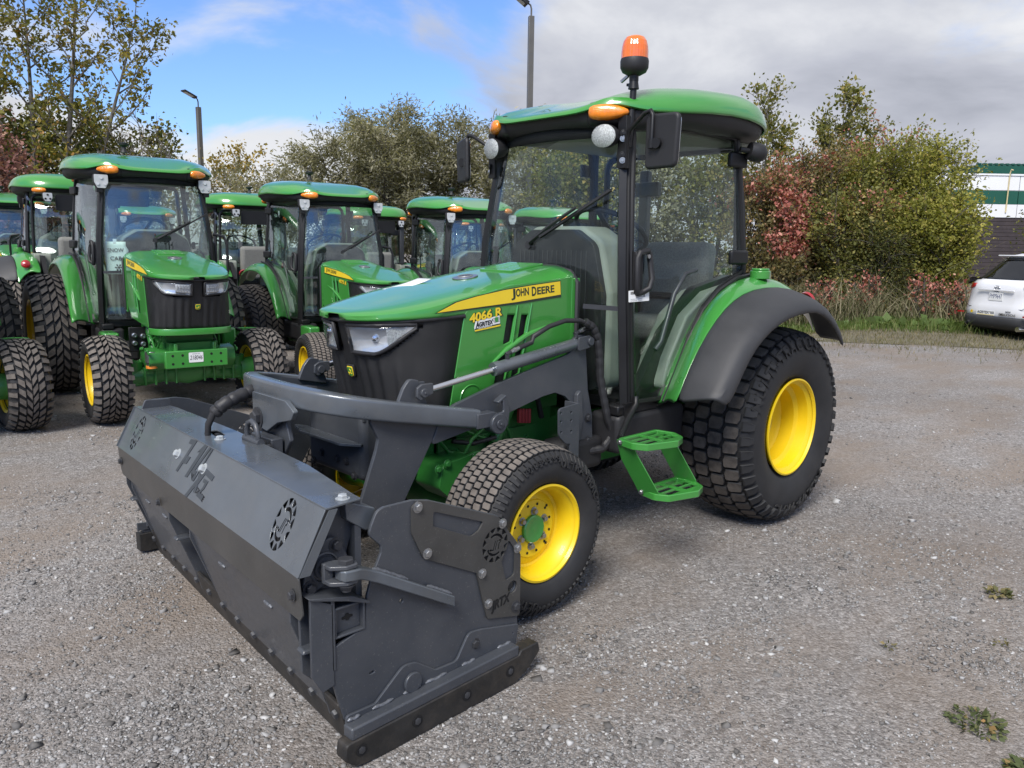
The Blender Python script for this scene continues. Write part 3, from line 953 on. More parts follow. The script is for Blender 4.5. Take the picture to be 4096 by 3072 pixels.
wl = island_mat('weed_leaf', [(0, (.05, .07, .025)), (.5, (.095, .115, .045)), (.88, (.15, .155, .065)), (1, (.34, .20, .08))], .7, .2)
wd_ = island_mat('faded_weed_leaf', [(0, (.06, .07, .025)), (.6, (.12, .115, .045)), (1, (.24, .19, .09))], .7, .2)
weed('leafy green weed patch growing in the gravel near the lower right corner', 1.396, 2.273, .082, 170, .020, wl)
weed('green weed at the very corner of the yard, half out of view', 1.56, 2.47, .06, 130, .026, wl)
weed('small faded weed tuft in the gravel to the right', .196, 2.012, .05, 70, .022, wd_)
for i, (x, y) in enumerate(((1.05, 1.86), (.72, 2.16))):
    weed(['tiny olive weed beside a light stone', 'flat faded weed near the tyre track'][i], x, y, .025, 22, .014, wd_)


# ---------------------------------------------------------------- lamp posts
def lamp_post(lb, x, y, h, w_, rz, head):
    r = thing('lamp_post', lb, 'lamp post', (x, y, 0), rz, 'square lamp posts of the yard')
    pm = M['postgrey']
    b = MB()
    b.box((0, 0, h / 2), (w_, w_, h))
    b.box((0, 0, .12), (w_ * 2.2, w_ * 2.2, .24))
    b.build('post', pm, r, bevel=.008)
    b = MB()
    b.tube([(0, 0, h), (0, 0, h + .22), (.03, 0, h + .33), (.12, 0, h + .38)], .028, 8)
    b.build('bracket', pm, r, smooth=60)
    b = MB()
    b.box((.42, 0, h + .50), (.66, .34, .07), Matrix.Rotation(-head, 3, 'Y'), taper=.9)
    b.box((.17, 0, h + .41), (.16, .22, .10), Matrix.Rotation(-head, 3, 'Y'))
    hd = b.build('lamp_head', M['black'], r, bevel=.015)
    b = MB()
    b.box((.43, 0, h + .462), (.46, .26, .01), Matrix.Rotation(-head, 3, 'Y'))
    b.build('led_panel', M['lens'], hd)


M['postgrey'] = mat('bronze_grey_post', (.105, .100, .090), .5, var=.1, vscale=2, coat=.1)
lamp_post('far lamp post standing left of the willow', -11.2, -33.5, 7.45, .18, math.radians(10), .35)
lamp_post('near lamp post rising behind the front cab roof', -14.75, -16.2, 8.75, .17, math.radians(-30), .62)

# ---------------------------------------------------------------- building far right
bd = thing('industrial_building', 'long low building with white and green bands over brown siding', 'building', (-47.0, -7.0, 0), 0)
wv = Vector((-49.14 + 45.25, -10.27 + 13.93, 0)).normalized()
nv = Vector((wv.y, -wv.x, 0))
nv = nv if nv.x > 0 else -nv
org = Vector((-45.25, -13.93, 0)) - wv * .6 - Vector((-47.0, -7.0, 0))
wh, gn, br = mat('white_metal_panel', (.74, .75, .76), .5, var=.03, vscale=.5), mat('green_metal_panel', (.010, .085, .055), .45, var=.06, vscale=.5), mat('brown_siding', (.042, .032, .033), .6, var=.2, vscale=3)


def wallbox(nm, m, u0, u1, z0, z1, out, th=.2, parent=None):
    b = MB()
    c = org + wv * ((u0 + u1) / 2) + nv * (out - th / 2) + Vector((0, 0, (z0 + z1) / 2))
    b.box(c, (th, u1 - u0, z1 - z0), Matrix((nv, wv, Vector((0, 0, 1)))).transposed())
    return b.build(nm, m, parent or bd, bevel=.01)


wallbox('wall_core', br, 0, 40, 0, 3.7, -.3, 12)
for k in range(8):
    u0, u1 = k * 5.0 + .02, k * 5.0 + 4.98
    wallbox('white_panel', wh, u0, u1, 5.12, 5.92, .05)
    wallbox('green_panel', gn, u0, u1, 4.36, 5.10, .03)
    wallbox('white_panel', wh, u0, u1, 3.62, 4.34, .05)
wallbox('roof_trim', wh, -.05, 40, 5.92, 6.02, .10, .4)
for k in range(16):
    wallbox('siding_board', br, 0, 40, .25 + k * .21, .25 + k * .21 + .195, .0, .05)
wallbox('roof_block', gn, 5.4, 30, 6.0, 7.05, -5.0, 6)
for k in range(40):
    wallbox('roof_rib', gn, 5.4 + k * .35, 5.4 + k * .35 + .18, 7.05, 7.15, -4.95, .3)
b = MB()
p = org + wv * 4.35 + nv * .10
b.tube([p + Vector((0, 0, 3.9)), p + Vector((0, 0, 6.05)), p + nv * .1 + Vector((0, 0, 6.25)), p + nv * .25 + Vector((0, 0, 6.2))], .035, 6)
b.build('gas_pipe', mat('yellow_pipe', (.65, .55, .30), .5), bd, smooth=60)
# ---------------------------------------------------------------- tyres and wheels
_tyres = {}


def tyre_mesh(R, Wd, rr, kind):
    key = (R, Wd, rr, kind)
    if key in _tyres:
        return _tyres[key]
    h = {'turf': 0.012, 'multi': 0.018, 'block': 0.019, 'zig': 0.017}[kind]
    hw = Wd / 2
    base = R - h
    drop = 0.09 * Wd
    prof = []
    for i in range(9):                                   # crown centre -> shoulder
        y = 0.80 * hw * i / 8
        prof.append((base - drop * (y / hw) ** 2.6, y))
    r0 = prof[-1][0]
    for i in range(1, 13):                               # sidewall down to the bead
        t = i / 12
        r = r0 + (rr + 0.004 - r0) * t
        y = hw * (0.80 + 0.205 * math.sin(PI * min(1, 0.06 + t * 0.92)) ** 0.75 - 0.02 * t) - (0.03 * hw if i == 12 else 0)
        prof.append((r, y))
    b = MB()
    half = [(r, y) for r, y in prof]
    full = [(rr - 0.02, -half[-1][1] + 0.02)] + [(r, -y) for r, y in half[::-1]] + half[1:] + [(rr - 0.02, half[-1][1] - 0.02)]
    b.lathe(full, n=96)
    P = np.array([(r, y) for r, y in prof])
    arc = np.concatenate([[0], np.cumsum(np.hypot(*np.diff(P, axis=0).T))])

    def surf(s, w, hh):
        a = abs(w)
        r = np.interp(a, arc, P[:, 0])
        y = np.interp(a, arc, P[:, 1])
        r2, y2 = np.interp(a + 0.004, arc, P[:, 0]), np.interp(a + 0.004, arc, P[:, 1])
        r1, y1 = np.interp(max(0, a - 0.004), arc, P[:, 0]), np.interp(max(0, a - 0.004), arc, P[:, 1])
        d = math.hypot(r2 - r1, y2 - y1) or 1
        nr, ny = (y2 - y1) / d, -(r2 - r1) / d
        r += nr * hh
        y += ny * hh
        y = y if w >= 0 else -y
        th = s / R
        return (r * math.cos(th), y, r * math.sin(th))

    def lug(poly, hh, top=0, inset=0.86, chamfer=True):
        k = len(poly)
        cs = sum(p[0] for p in poly) / k
        cw = sum(p[1] for p in poly) / k
        V = [surf(s, w, -0.004) for s, w in poly]
        V += [surf(s, w, hh * 0.80) for s, w in poly]
        V += [surf(cs + (s - cs) * inset, cw + (w - cw) * inset, hh) for s, w in poly]
        F = [(i, (i + 1) % k, k + (i + 1) % k, k + i) for i in range(k)] + [(k + i, k + (i + 1) % k, 2 * k + (i + 1) % k, 2 * k + i) for i in range(k)]
        o = len(b.v)
        b.add(V, F, 0)
        b.add([], [], 0)
        b.f.append(tuple(o + 2 * k + i for i in range(k)))
        b.m.append(1 if top else 0)

    shw = arc[8]
    rg = random.Random(3)
    if kind == 'turf':
        n = 70 if R < 0.5 else 90
        cols = [-0.83, -0.5, -0.167, 0.167, 0.5, 0.83]
        p = 2 * PI * R / n
        for ci, c in enumerate(cols):
            hwid = shw * 0.157
            for i in range(n):
                s = (i + (0.5 if ci % 2 else 0)) * p
                w = c * shw * 0.98
                l, q = p * 0.435, hwid
                j = rg.uniform(-0.0012, 0.0012)
                lug([(s - l, w - q * 0.75), (s - l + j, w + q * 0.85), (s - l * 0.35, w + q), (s + l, w + q * 0.75), (s + l + j, w - q * 0.85), (s + l * 0.35, w - q)], h, 1)
        for sg in (-1, 1):
            for i in range(n):
                s = (i + (0.0 if sg > 0 else 0.5)) * p
                a, e = shw * 1.0, arc[8] + (arc[-1] - arc[8]) * 0.30
                l = p * 0.36
                lug([(s - l, sg * a), (s + l, sg * a), (s + l * 0.72, sg * e), (s - l * 0.72, sg * e)], h * 0.75, 0, 0.8)
    elif kind == 'multi':
        n = 42
        p = 2 * PI * R / n
        for ci, c in enumerate([-0.72, -0.24, 0.24, 0.72]):
            q = shw * 0.226
            sg = 1 if ci % 2 else -1
            for i in range(n):
                s = (i + (0.5 if ci % 2 else 0)) * p
                w = c * shw
                l = p * 0.43
                lug([(s - l, w - q * .8), (s - l * .8, w - q), (s + l * 0.35, w - q), (s + l, w - q * .72), (s + l * .95, w + q * .80), (s + l * .8, w + q), (s - l * 0.25, w + q), (s - l * .95, w + q * 0.70)][::1], h, 1, 0.9)
        for sg in (-1, 1):
            for i in range(n):
                s = (i + (0.0 if sg > 0 else 0.5)) * p
                a, e = shw * 0.985, arc[8] + (arc[-1] - arc[8]) * 0.24
                l = p * 0.34
                lug([(s - l, sg * a), (s + l, sg * a), (s + l * 0.95, sg * (a * .45 + e * .55)), (s + l * 0.6, sg * e), (s - l * 0.6, sg * e), (s - l * .95, sg * (a * .45 + e * .55))], h * 0.95, 0, 0.86)
    elif kind == 'block':
        n = 30 if R < 0.5 else 34
        p = 2 * PI * R / n
        for c, q, sl, lg in ((0.17, 0.155, 0.75, 0.36), (0.55, 0.185, 0.55, 0.36)):
            for sg in (-1, 1):
                for i in range(n):
                    s = (i + (0.5 if sg > 0 else 0) + (0.25 if c > 0.4 else 0)) * p
                    w, qq, l = c * shw, q * shw, p * lg
                    k = sl * p * 0.5
                    lug([(s - l - k, sg * (w - qq)), (s + l - k, sg * (w - qq)), (s + l + k * 0.6, sg * (w + qq * .9)), (s + l * .4 + k, sg * (w + qq)), (s - l + k, sg * (w + qq))], h, 1, 0.9)
        for sg in (-1, 1):
            for i in range(n):
                s = (i + (0.5 if sg > 0 else 0)) * p
                a, e = shw * 0.80, arc[8] + (arc[-1] - arc[8]) * 0.20
                l = p * 0.33
                lug([(s - l, sg * a), (s + l * .8, sg * a), (s + l, sg * (a * .5 + e * .5)), (s + l, sg * e), (s - l * .7, sg * e)], h, 1, 0.9)
    else:
        n = 46
        p = 2 * PI * R / n
        for ci, c in enumerate([-0.8, -0.4, 0.0, 0.4, 0.8]):
            q = shw * 0.185
            k = p * 0.36 * (1 if ci % 2 else -1)
            for i in range(n):
                s = (i + (0.5 if ci % 2 else 0)) * p
                l = p * 0.36
                lug([(s - l - k, c * shw - q), (s + l - k, c * shw - q), (s + l + k, c * shw + q), (s - l + k, c * shw + q)], h, 1, 0.9)
        for sg in (-1, 1):
            for i in range(n):
                s = i * p
                a, e = shw * 1.0, arc[8] + (arc[-1] - arc[8]) * 0.22
                l = p * 0.33
                lug([(s - l, sg * a), (s + l, sg * a), (s + l * .7, sg * e), (s - l * .7, sg * e)], h * .9, 0, 0.85)
    me = b.mesh('tyre', [M['rubber'], M['tread'] if kind in ('turf', 'block') else M['treaddark']], smooth=28, recalc=False)
    _tyres[key] = me
    me['side'] = [float(arc[-1])]
    return me


def front_wheel(parent, R, Wd, rr, kind, x, y, z, sd, lugs=True, words=None):
    w = bpy.data.objects.new('front_wheel', None)
    COL.objects.link(w)
    w.parent = parent
    w.location = (x, sd * y, z)
    w.rotation_euler = (0, 0 if sd > 0 else PI, 0) if False else (0, 0, 0 if sd > 0 else PI)
    t = link('tyre', tyre_mesh(R, Wd, rr, kind), w)
    t.rotation_euler = (0, rnd.uniform(0, 6), 0)
    o = Wd * 0.43
    b = MB()
    b.lathe([(rr * .93, -o * .9), (rr + .004, -o), (rr + .006, -o + .006), (rr - .012, -o + .02), (rr - .022, -o + .06), (rr - .036, o - .07), (rr - .026, o - .055), (rr - .022, o - .03), (rr - .006, o - .016), (rr + .004, o - .008), (rr + .005, o), (rr - .004, o + .002), (rr - .012, o - .012)], n=72)
    b.lathe([(rr - .034, o - .095), (rr - .045, o - .10), (rr - .06, o - .092), (rr * .62, o - .088), (rr * .60, o - .082), (rr * .30, o - .082)], n=72)
    b.build('rim', M['yellow'], w, smooth=40, recalc=False)
    if lugs:
        d = MB()
        for i in range(12):
            a = PI / 6 * i + PI / 12
            d.cyl((rr * .52 * math.cos(a), o - .0815, rr * .52 * math.sin(a)), (rr * .52 * math.cos(a), o - .080, rr * .52 * math.sin(a)), .006, 8)
        for i in range(4):
            a = PI / 2 * i + PI / 4
            d.box((rr * .58 * math.cos(a), o - .0815, rr * .58 * math.sin(a)), (.010, .004, .010))
        a = -0.75
        d.cyl((rr * .80 * math.cos(a), o - .066, rr * .80 * math.sin(a)), (rr * .80 * math.cos(a), o - .046, rr * .80 * math.sin(a)), .008, 10)
        d.build('rim_holes', M['dark'], w)
        for i in range(6):
            a = PI / 3 * i + PI / 6 + .1
            MB().bolt((rr * .37 * math.cos(a), o - .082, rr * .37 * math.sin(a)), (0, 1, 0), .0125, .017, 0).build('lug_bolt', M['zinc'], w)
    c = MB()
    c.lathe([(rr * .30, o - .083), (rr * .295, o - .070), (rr * .27, o - .066), (rr * .22, o - .067), (rr * .17, o - .070), (rr * .03, o - .069), (0.0001, o - .068)], n=40)
    c.build('hub_cap', M['green'] if lugs else M['castgreen'], w, recalc=False)
    if words:
        for k, (s, a0, hh, sp) in enumerate(words):
            side_text(w, s, a0, hh, R, rr, Wd, sp)
    return w


def side_text(w, s, a0, hh, R, rr, Wd, frac=0.62, span=None):
    """raised letters round the outer sidewall; a0 = start angle (0 = front, up positive)"""
    rm = rr + (R - rr) * frac

    def f(q):
        a = a0 + q.x / rm
        r = rm + q.y - hh / 2
        t = (R * .97 - r) / (R * .97 - rr)
        y = Wd / 2 * (0.815 + 0.19 * math.sin(PI * min(1, max(0, .06 + t * .92))) ** .75) + 0.0005 + q.z
        return Vector((r * math.cos(a), y, r * math.sin(a)))
    return text('sidewall_lettering', s, None, M['rubber'], w, h=hh, ext=0.006, fn=f, space=1.1, off=.012)


def rear_wheel(parent, R, Wd, rr, kind, x, y, z, sd, words=None):
    w = bpy.data.objects.new('rear_wheel', None)
    COL.objects.link(w)
    w.parent = parent
    w.location = (x, sd * y, z)
    w.rotation_euler = (0, 0, 0 if sd > 0 else PI)
    t = link('tyre', tyre_mesh(R, Wd, rr, kind), w)
    t.rotation_euler = (0, rnd.uniform(0, 6), 0)
    o = Wd * 0.45
    b = MB()
    b.lathe([(rr, -o), (rr - .03, -o + .03), (rr - .03, o - .2), (rr - .055, o - .19), (rr - .058, o - .105), (rr - .034, o - .09), (rr - .028, o - .035), (rr - .016, o - .024), (rr - .006, o - .016), (rr + .004, o - .008), (rr + .005, o), (rr - .004, o + .002), (rr - .012, o - .012)], n=72)
    b.lathe([(rr - .056, o - .185), (rr - .075, o - .20), (.15, o - .205), (.14, o - .22), (0.0001, o - .22)], n=72)
    b.build('rim', M['yellow'], w, smooth=40, recalc=False)
    d = MB()
    for i in range(8):
        a = PI / 4 * i
        d.bolt((.11 * math.cos(a), o - .22, .11 * math.sin(a)), (0, 1, 0), .014, .016)
    d.build('wheel_nuts', M['zinc'], w)
    if words:
        for s, a0, hh, fr in words:
            side_text(w, s, a0, hh, R, rr, Wd, fr)
    return w


# ---------------------------------------------------------------- tractor body curves
def lerp_t(tab, x):
    xs, ys = zip(*sorted(tab))
    return float(np.interp(x, xs, ys))


HB = 0.335                                               # hood half width
Z_CREASE = [(1.27, 1.398), (1.37, 1.372), (1.57, 1.356), (1.74, 1.340), (1.90, 1.317), (2.01, 1.296), (2.11, 1.272), (2.25, 1.250), (2.44, 1.226)]
Z_TOP = [(1.25, 1.442), (1.37, 1.424), (1.68, 1.374), (2.0, 1.318), (2.2, 1.280), (2.36, 1.250), (2.42, 1.232), (2.44, 1.224)]
Z_LIP = [(1.27, 1.20), (1.95, 1.236), (2.2, 1.224), (2.44, 1.212)]


def hood_w(x):
    t = max(0.0, (x - 1.98) / 0.418)
    return HB * max(0.0, 1 - t ** 2.3) ** 0.38


def grille_x(y, z):
    x0 = 1.962 + (1.233 - z) * 0.21
    xn = 2.376 - 0.24 * (1.235 - z)
    return x0 + (xn - x0) * max(0.0, 1 - (abs(y) / HB) ** 2.9) ** 0.46


DEER = [(0.05, 0.42), (0.16, 0.47), (0.27, 0.44), (0.33, 0.36), (0.26, 0.30), (0.36, 0.33), (0.50, 0.40), (0.62, 0.46), (0.66, 0.58), (0.62, 0.68), (0.52, 0.76), (0.50, 0.90), (0.57, 0.78), (0.64, 0.74),
        (0.66, 0.88), (0.70, 0.76), (0.76, 0.70), (0.88, 0.66), (0.84, 0.60), (0.77, 0.58), (0.76, 0.48), (0.74, 0.38), (0.86, 0.32), (0.90, 0.24), (0.84, 0.26), (0.70, 0.32), (0.58, 0.30), (0.44, 0.26), (0.34, 0.22), (0.28, 0.12), (0.16, 0.06), (0.22, 0.14), (0.24, 0.24), (0.16, 0.30), (0.06, 0.34)]


def shield(w, h):
    return fillet([(-w * .46, h * .5, w * .1), (w * .46, h * .5, w * .1), (w * .5, h * .2, w * .2), (w * .46, -h * .34, w * .2), (0, -h * .5, w * .5), (-w * .46, -h * .34, w * .2), (-w * .5, h * .2, w * .2)], w * .12, 3)


def deer_badge(parent, Mx, w, h):
    plate('badge_base', shield(w * 1.32, h * 1.25), [], 0.010, Mx @ Matrix.Translation((0, 0, 0.002)), M['plastic'], parent, .002)
    plate('badge_border', shield(w, h), [], 0.004, Mx @ Matrix.Translation((0, 0, 0.008)), M['decal'], parent, .0008)
    bd = plate('badge_field', shield(w * .86, h * .88), [], 0.003, Mx @ Matrix.Translation((0, 0, 0.0098)), M['green'], parent, .0005)
    plate('badge_deer', [((p[0] - .5) * w * .78, (p[1] - .5) * h * .72) for p in DEER], [], 0.002, Mx @ Matrix.Translation((0, 0, 0.0118)), M['decal'], parent, .0003)
    return bd


def se(th, a, b, e):
    c, s = math.cos(th), math.sin(th)
    return a * math.copysign(abs(c) ** (2 / e), c), b * math.copysign(abs(s) ** (2 / e), s)


def build_tractor(root, led=False, model='4066 R', ext=True, mirrors=True, beacon=False, wheels=None, extra=True, sign=None):
    P = root
    G, BK, PL = M['green'], M['black'], M['plastic']
    GL = M['glassparked'] if led else M['glass']
    # ---- hood
    b = MB()
    rows = []
    xs = [1.275, 1.32, 1.45, 1.6, 1.75, 1.9, 1.98, 2.06, 2.14, 2.21, 2.27, 2.32, 2.355, 2.378, 2.392, 2.397]
    for x in xs:
        w = max(hood_w(x), 0.004)
        zl, zc, zt = lerp_t(Z_LIP, x), lerp_t(Z_CREASE, x), lerp_t(Z_TOP, x)
        zt = max(zt, zc + .002)
        pr = [(1.0, zl), (1.0, zl + .01), (1.0, zc - .012), (.985, zc), (.93, zc + (zt - zc) * .30), (.80, zc + (zt - zc) * .66), (.68, zc + (zt - zc) * .86), (.62, zc + (zt - zc) * .93), (.35, zc + (zt - zc) * .985), (0, zt)]
        k = [(x, w * q, z) for q, z in pr]
        rows.append([(p[0], p[1], p[2]) for p in k] + [(p[0], -p[1], p[2]) for p in k[-2::-1]])
    b.grid(rows)
    b.add(rows[0], [tuple(range(len(rows[0])))])
    hood = b.build('hood', G, P, smooth=24, solid=0.004)
    # side panels with the two slanted louvre openings
    for sg in (1, -1):
        Mx = plane((0, sg * (HB - .002), 0), (-sg, 0, 0), (0, 0, 1))
        f = lambda pts: [(-sg * px, pz) for px, pz in pts]
        if not led or True:
            out = [(1.284, 1.385, .01), (1.288, .96, .03), (1.46, .84, .05), (2.050, .80, .01), (1.962, 1.236, .006), (1.9, 1.31), (1.7, 1.352)]
            v1 = fillet([(1.742, 1.085), (1.713, 1.235), (1.695, 1.262), (1.655, 1.264), (1.690, 1.10)], .012, 3)
            v2 = fillet([(1.652, 1.092), (1.622, 1.250), (1.605, 1.272), (1.570, 1.272), (1.606, 1.104)], .012, 3)
            v3 = fillet([(1.795, .90), (1.768, 1.035), (1.695, 1.066), (1.725, .90)], .008, 2)
            v4 = fillet([(1.690, .93), (1.662, 1.048), (1.612, 1.066), (1.635, .95)], .008, 2)
            plate('hood_side', f(fillet(out, .01, 3)), [f(v1), f(v2), f(v3), f(v4)], .010, Mx, G, P, .002)
            mb = MB()
            mb.box((1.69, sg * (HB - .016), 1.09), (.26, .004, .40))
            mb.build('vent_mesh', M['mesh'], P)
            rb = MB()
            rb.tube([(1.80, sg * (HB + .004), 1.015), (1.72, sg * (HB + .008), 1.07), (1.60, sg * (HB + .008), 1.125), (1.44, sg * (HB + .002), 1.165)], [.006, .012, .012, .003], 6)
            rb.tube([(1.650, sg * (HB + .003), 1.262), (1.684, sg * (HB + .006), 1.10), (1.735, sg * (HB + .004), .90)], [.005, .008, .006], 6)
            rb.tube([(1.560, sg * (HB + .003), 1.268), (1.600, sg * (HB + .006), 1.10), (1.642, sg * (HB + .004), .93)], [.004, .006, .004], 6)
            rb.build('side_rib', G, P, smooth=60)
            if not led:
                mb = MB()
                mb.tube([(1.925 + .062 * math.cos(a), sg * (HB + .0035), .865 + .062 * math.sin(a)) for a in np.linspace(0, 2 * PI, 28, endpoint=False)], .0035, 5, closed=True)
                mb.build('round_emboss', G, P)
        # decal band, lettering, model number
        st = [(2.113, 1.250), (2.012, 1.288), (1.899, 1.310), (1.739, 1.333), (1.57, 1.350), (1.376, 1.366), (1.370, 1.304), (1.655, 1.279)]
        Md = plane((0, sg * (HB + .0042), 0), (-sg, 0, 0), (0, 0, 1))
        grow = [(2.128, 1.246), (2.02, 1.291), (1.899, 1.314), (1.739, 1.337), (1.57, 1.354), (1.372, 1.370), (1.365, 1.292), (1.655, 1.269)]
        dec = plate('decal_backing', f(grow), [], .0012, Md, M['decaldark'], P, .0002)
        plate('decal_stripe', f(st), [], .0012, Md @ Matrix.Translation((0, 0, .0010)), M['decal'], P, .0002)
        o = (1.693, sg * (HB + .0052), 1.287) if sg > 0 else (1.407, sg * (HB + .0052), 1.309)
        dz = .022 if sg > 0 else -.022
        Mt = plane(o, (-sg * .286, 0, dz), (0, 0, 1))
        text('wordmark', 'J', Mt, M['decaldark'], P, w=.026, h=.050, ext=.0012, off=.028)
        text('wordmark', 'OHN', Mt @ Matrix.Translation((.029, .012, 0)), M['decaldark'], P, w=.082, h=.036, ext=.0012, off=.028)
        text('wordmark', 'D', Mt @ Matrix.Translation((.130, .005, 0)), M['decaldark'], P, w=.030, h=.043, ext=.0012, off=.028)
        text('wordmark', 'EERE', Mt @ Matrix.Translation((.165, .008, 0)), M['decaldark'], P, w=.115, h=.034, ext=.0012, off=.028)
        a, c = (1.938, 1.197) if sg > 0 else (1.748, 1.212)
        Mn = plane((a, sg * (HB + .0050), c), (-sg * .19, 0, .026 * sg), (0, 0, 1))
        text('model_number', model, Mn @ Matrix.Translation((.003, -.003, 0)), M['decaldark'], P, w=.196, h=.044, ext=.0008, off=.05, shear=.12)
        text('model_number', model, Mn @ Matrix.Translation((0, 0, .0012)), M['decal'], P, w=.190, h=.040, ext=.0008, off=.03, shear=.12)
        if not led and sg > 0:
            Ms = plane((1.909, HB + .0055, 1.163), (-.148, 0, .016), (0, 0, 1))
            plate('dealer_sticker', fillet([(0, 0), (.150, 0), (.150, .044), (.008, .040), (-.002, .012)], .002, 2), [], .0012, Ms, M['white'], P, .0002)
            text('dealer_sticker_lettering', 'A', Ms @ Matrix.Translation((.006, .011, .0008)), M['ink'], P, w=.020, h=.027, off=.03, shear=.2)
            text('dealer_sticker_lettering', 'GRITEX', Ms @ Matrix.Translation((.026, .013, .0008)), M['ink'], P, w=.082, h=.020, off=.03, shear=.15)
            MB().box((0, 0, 0), (.001, .001, .001))
            plate('dealer_sticker_band', [(0, .002), (.150, .002), (.150, .009), (0, .009)], [], .0006, Ms @ Matrix.Translation((0, 0, .0010)), M['decaldark'], P, .0001)
            plate('dealer_sticker_band', [(0, -.003), (.150, -.003), (.150, .003), (0, .003)], [], .0006, Ms @ Matrix.Translation((0, 0, .0014)), M['decal'], P, .0001)
            text('dealer_sticker_lettering', 'www.agritex.ca', Ms @ Matrix.Translation((.02, .0035, .0016)), M['white'], P, w=.08, h=.005)
            plate('dealer_sticker_emblem', shield(.020, .022), [], .0008, Ms @ Matrix.Translation((.130, .028, .0012)), M['green'], P, .0002)
            for k in range(4):
                plate('dealer_sticker_band', [(.104 + k * .003, .034 - k * .006), (.148, .036 - k * .006), (.148, .0375 - k * .006), (.104 + k * .003, .0355 - k * .006)], [], .0005, Ms @ Matrix.Translation((0, 0, .0009)), M['ink'], P, .0001)
    # rear hood band
    b = MB()
    for sg in (1, -1):
        b.box((1.262, sg * .333, 1.13), (.060, .012, .50))
    b.build('hood_rear_panel', G, P, bevel=.004)
    b = MB()
    b.tube([(1.2585, y, z) for y, z in ((-.345, .90), (-.345, 1.36), (-.30, 1.408), (-.2, 1.43), (0, 1.438), (.2, 1.43), (.30, 1.408), (.345, 1.36), (.345, .90))], .012, 6)
    b.build('hood_seal', PL, P)
    # muffler disc, raised vent grille on top
    zt = lerp_t(Z_TOP, 1.677)
    Mh = plane((1.677, 0, zt + .003), (-1, 0, .16), (0, -1, 0))
    b = MB()
    zax = Mh.to_3x3().col[2]
    b.lathe([(.062, .0), (.061, .004), (.040, .006), (.036, .010), (.030, .008), (.030, .0)], Mh.translation, zax, 36)
    mo = b.build('exhaust_ring', M['zinc'], P, recalc=False)
    b = MB()
    b.lathe([(.030, .001), (.0001, .001)], Mh.translation, zax, 28)
    b.build('exhaust_opening', M['dark'], P, recalc=False)
    b = MB()
    for k in range(-2, 3):
        l = math.sqrt(.03 ** 2 - (k * .010) ** 2)
        b.bar(Mh @ Vector((k * .010, -l, .006)), Mh @ Vector((k * .010, l, .006)), .003, .004, zax)
    b.build('exhaust_guard', M['zinc'], P)
    x0, x1 = 1.29, 1.50
    z0, z1 = lerp_t(Z_TOP, x0) + .002, lerp_t(Z_TOP, x1) + .002
    Mv = plane(((x0 + x1) / 2, .02, (z0 + z1) / 2 + .003), (x1 - x0, 0, z1 - z0), (0, 1, 0))
    slots = []
    for r in range(3):
        for k in range(9):
            u0, v0 = -.088 + k * .0205, -.105 + r * .072
            slots.append([(u0, v0), (u0 + .011, v0 + .004), (u0 + .011, v0 + .064), (u0, v0 + .060)])
    plate('hood_vent', fillet([(-.112, -.125), (.105, -.118), (.112, .118), (-.105, .125)], .01, 3), slots, .010, Mv, G, P, .002)
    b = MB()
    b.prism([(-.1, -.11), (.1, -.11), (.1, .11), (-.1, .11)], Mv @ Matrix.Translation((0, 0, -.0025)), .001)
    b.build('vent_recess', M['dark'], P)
    # ---- grille, band under the hood lip, lamps
    b = MB()
    ys = np.linspace(-HB, HB, 97)
    rows = []
    for z in list(np.linspace(.79, 1.06, 8)) + list(np.linspace(1.068, 1.225, 16)):
        row = []
        for y in ys:
            pl = .011 * (0.5 + 0.5 * math.sin(abs(y) * 105)) * (1 if abs(y) > .03 else .2) * (1 if z < 1.06 else .35)
            bk = .045 * sstep(.040, .052, abs(y)) * (1 - sstep(.300, .318, abs(y))) * sstep(1.065, 1.080, z) * (1 - sstep(1.196, 1.206, z)) * (1 if z > 1.075 + .118 * max(0, (abs(y) - .17) / .135) ** 1.9 else 0)
            row.append((grille_x(y, z) - .012 + pl - bk, y * .992, z))
        rows.append(row)
    b.grid(rows)
    b.build('grille', M['mesh'], P, smooth=60, solid=.004)
    b = MB()
    b.tube([(grille_x(y, 1.218) - .004, y * .995, lerp_t(Z_LIP, min(2.395, grille_x(y, 1.218))) - .006) for y in np.linspace(-HB, HB, 41)], .011, 6)
    b.build('lip_seal', PL, P, smooth=60)
    hl = 'headlight'
    for sg in (1, -1):
        if not led:
            top = lambda y: 1.192 + .010 * max(0, (y - .05) / .26)
            bot = lambda y: 1.076 + .118 * max(0, (y - .17) / .135) ** 1.9
            y0, y1 = .052, .300
        else:
            top = lambda y: 1.186 + .014 * max(0, (y - .05) / .26)
            bot = lambda y: 1.082 + .020 * max(0, (y - .05) / .26) + .075 * max(0, (y - .235) / .07) ** 2
            y0, y1 = .050, .305
        yy = np.linspace(y0, y1, 25)

        def pt(y, k, off):
            z = bot(y) + (top(y) - bot(y)) * k
            return (grille_x(y, z) + off, sg * y, z)
        H = MB()
        rows = [[pt(y, k, .004 - .022 * math.sin(PI * k) * math.sin(PI * min(1, (y - y0) / (y1 - y0) * 1.05)) ** .5) for y in yy] for k in np.linspace(0, 1, 9)]
        H.grid(rows)
        ho = H.build(hl, M['reflector'], P, smooth=60)
        R_ = MB()
        loop = [pt(y, 1, .005) for y in yy] + [pt(y, 0, .005) for y in yy[::-1]]
        R_.tube(loop, .009, 6, closed=True)
        R_.build('headlight_bezel', PL, ho, smooth=60)
        Cv = MB()
        Cv.grid([[pt(y, k, .008 + .006 * math.sin(PI * k)) for y in yy] for k in np.linspace(0, 1, 6)])
        Cv.build('headlight_cover', M['lampglass'], ho, smooth=60, solid=.003)
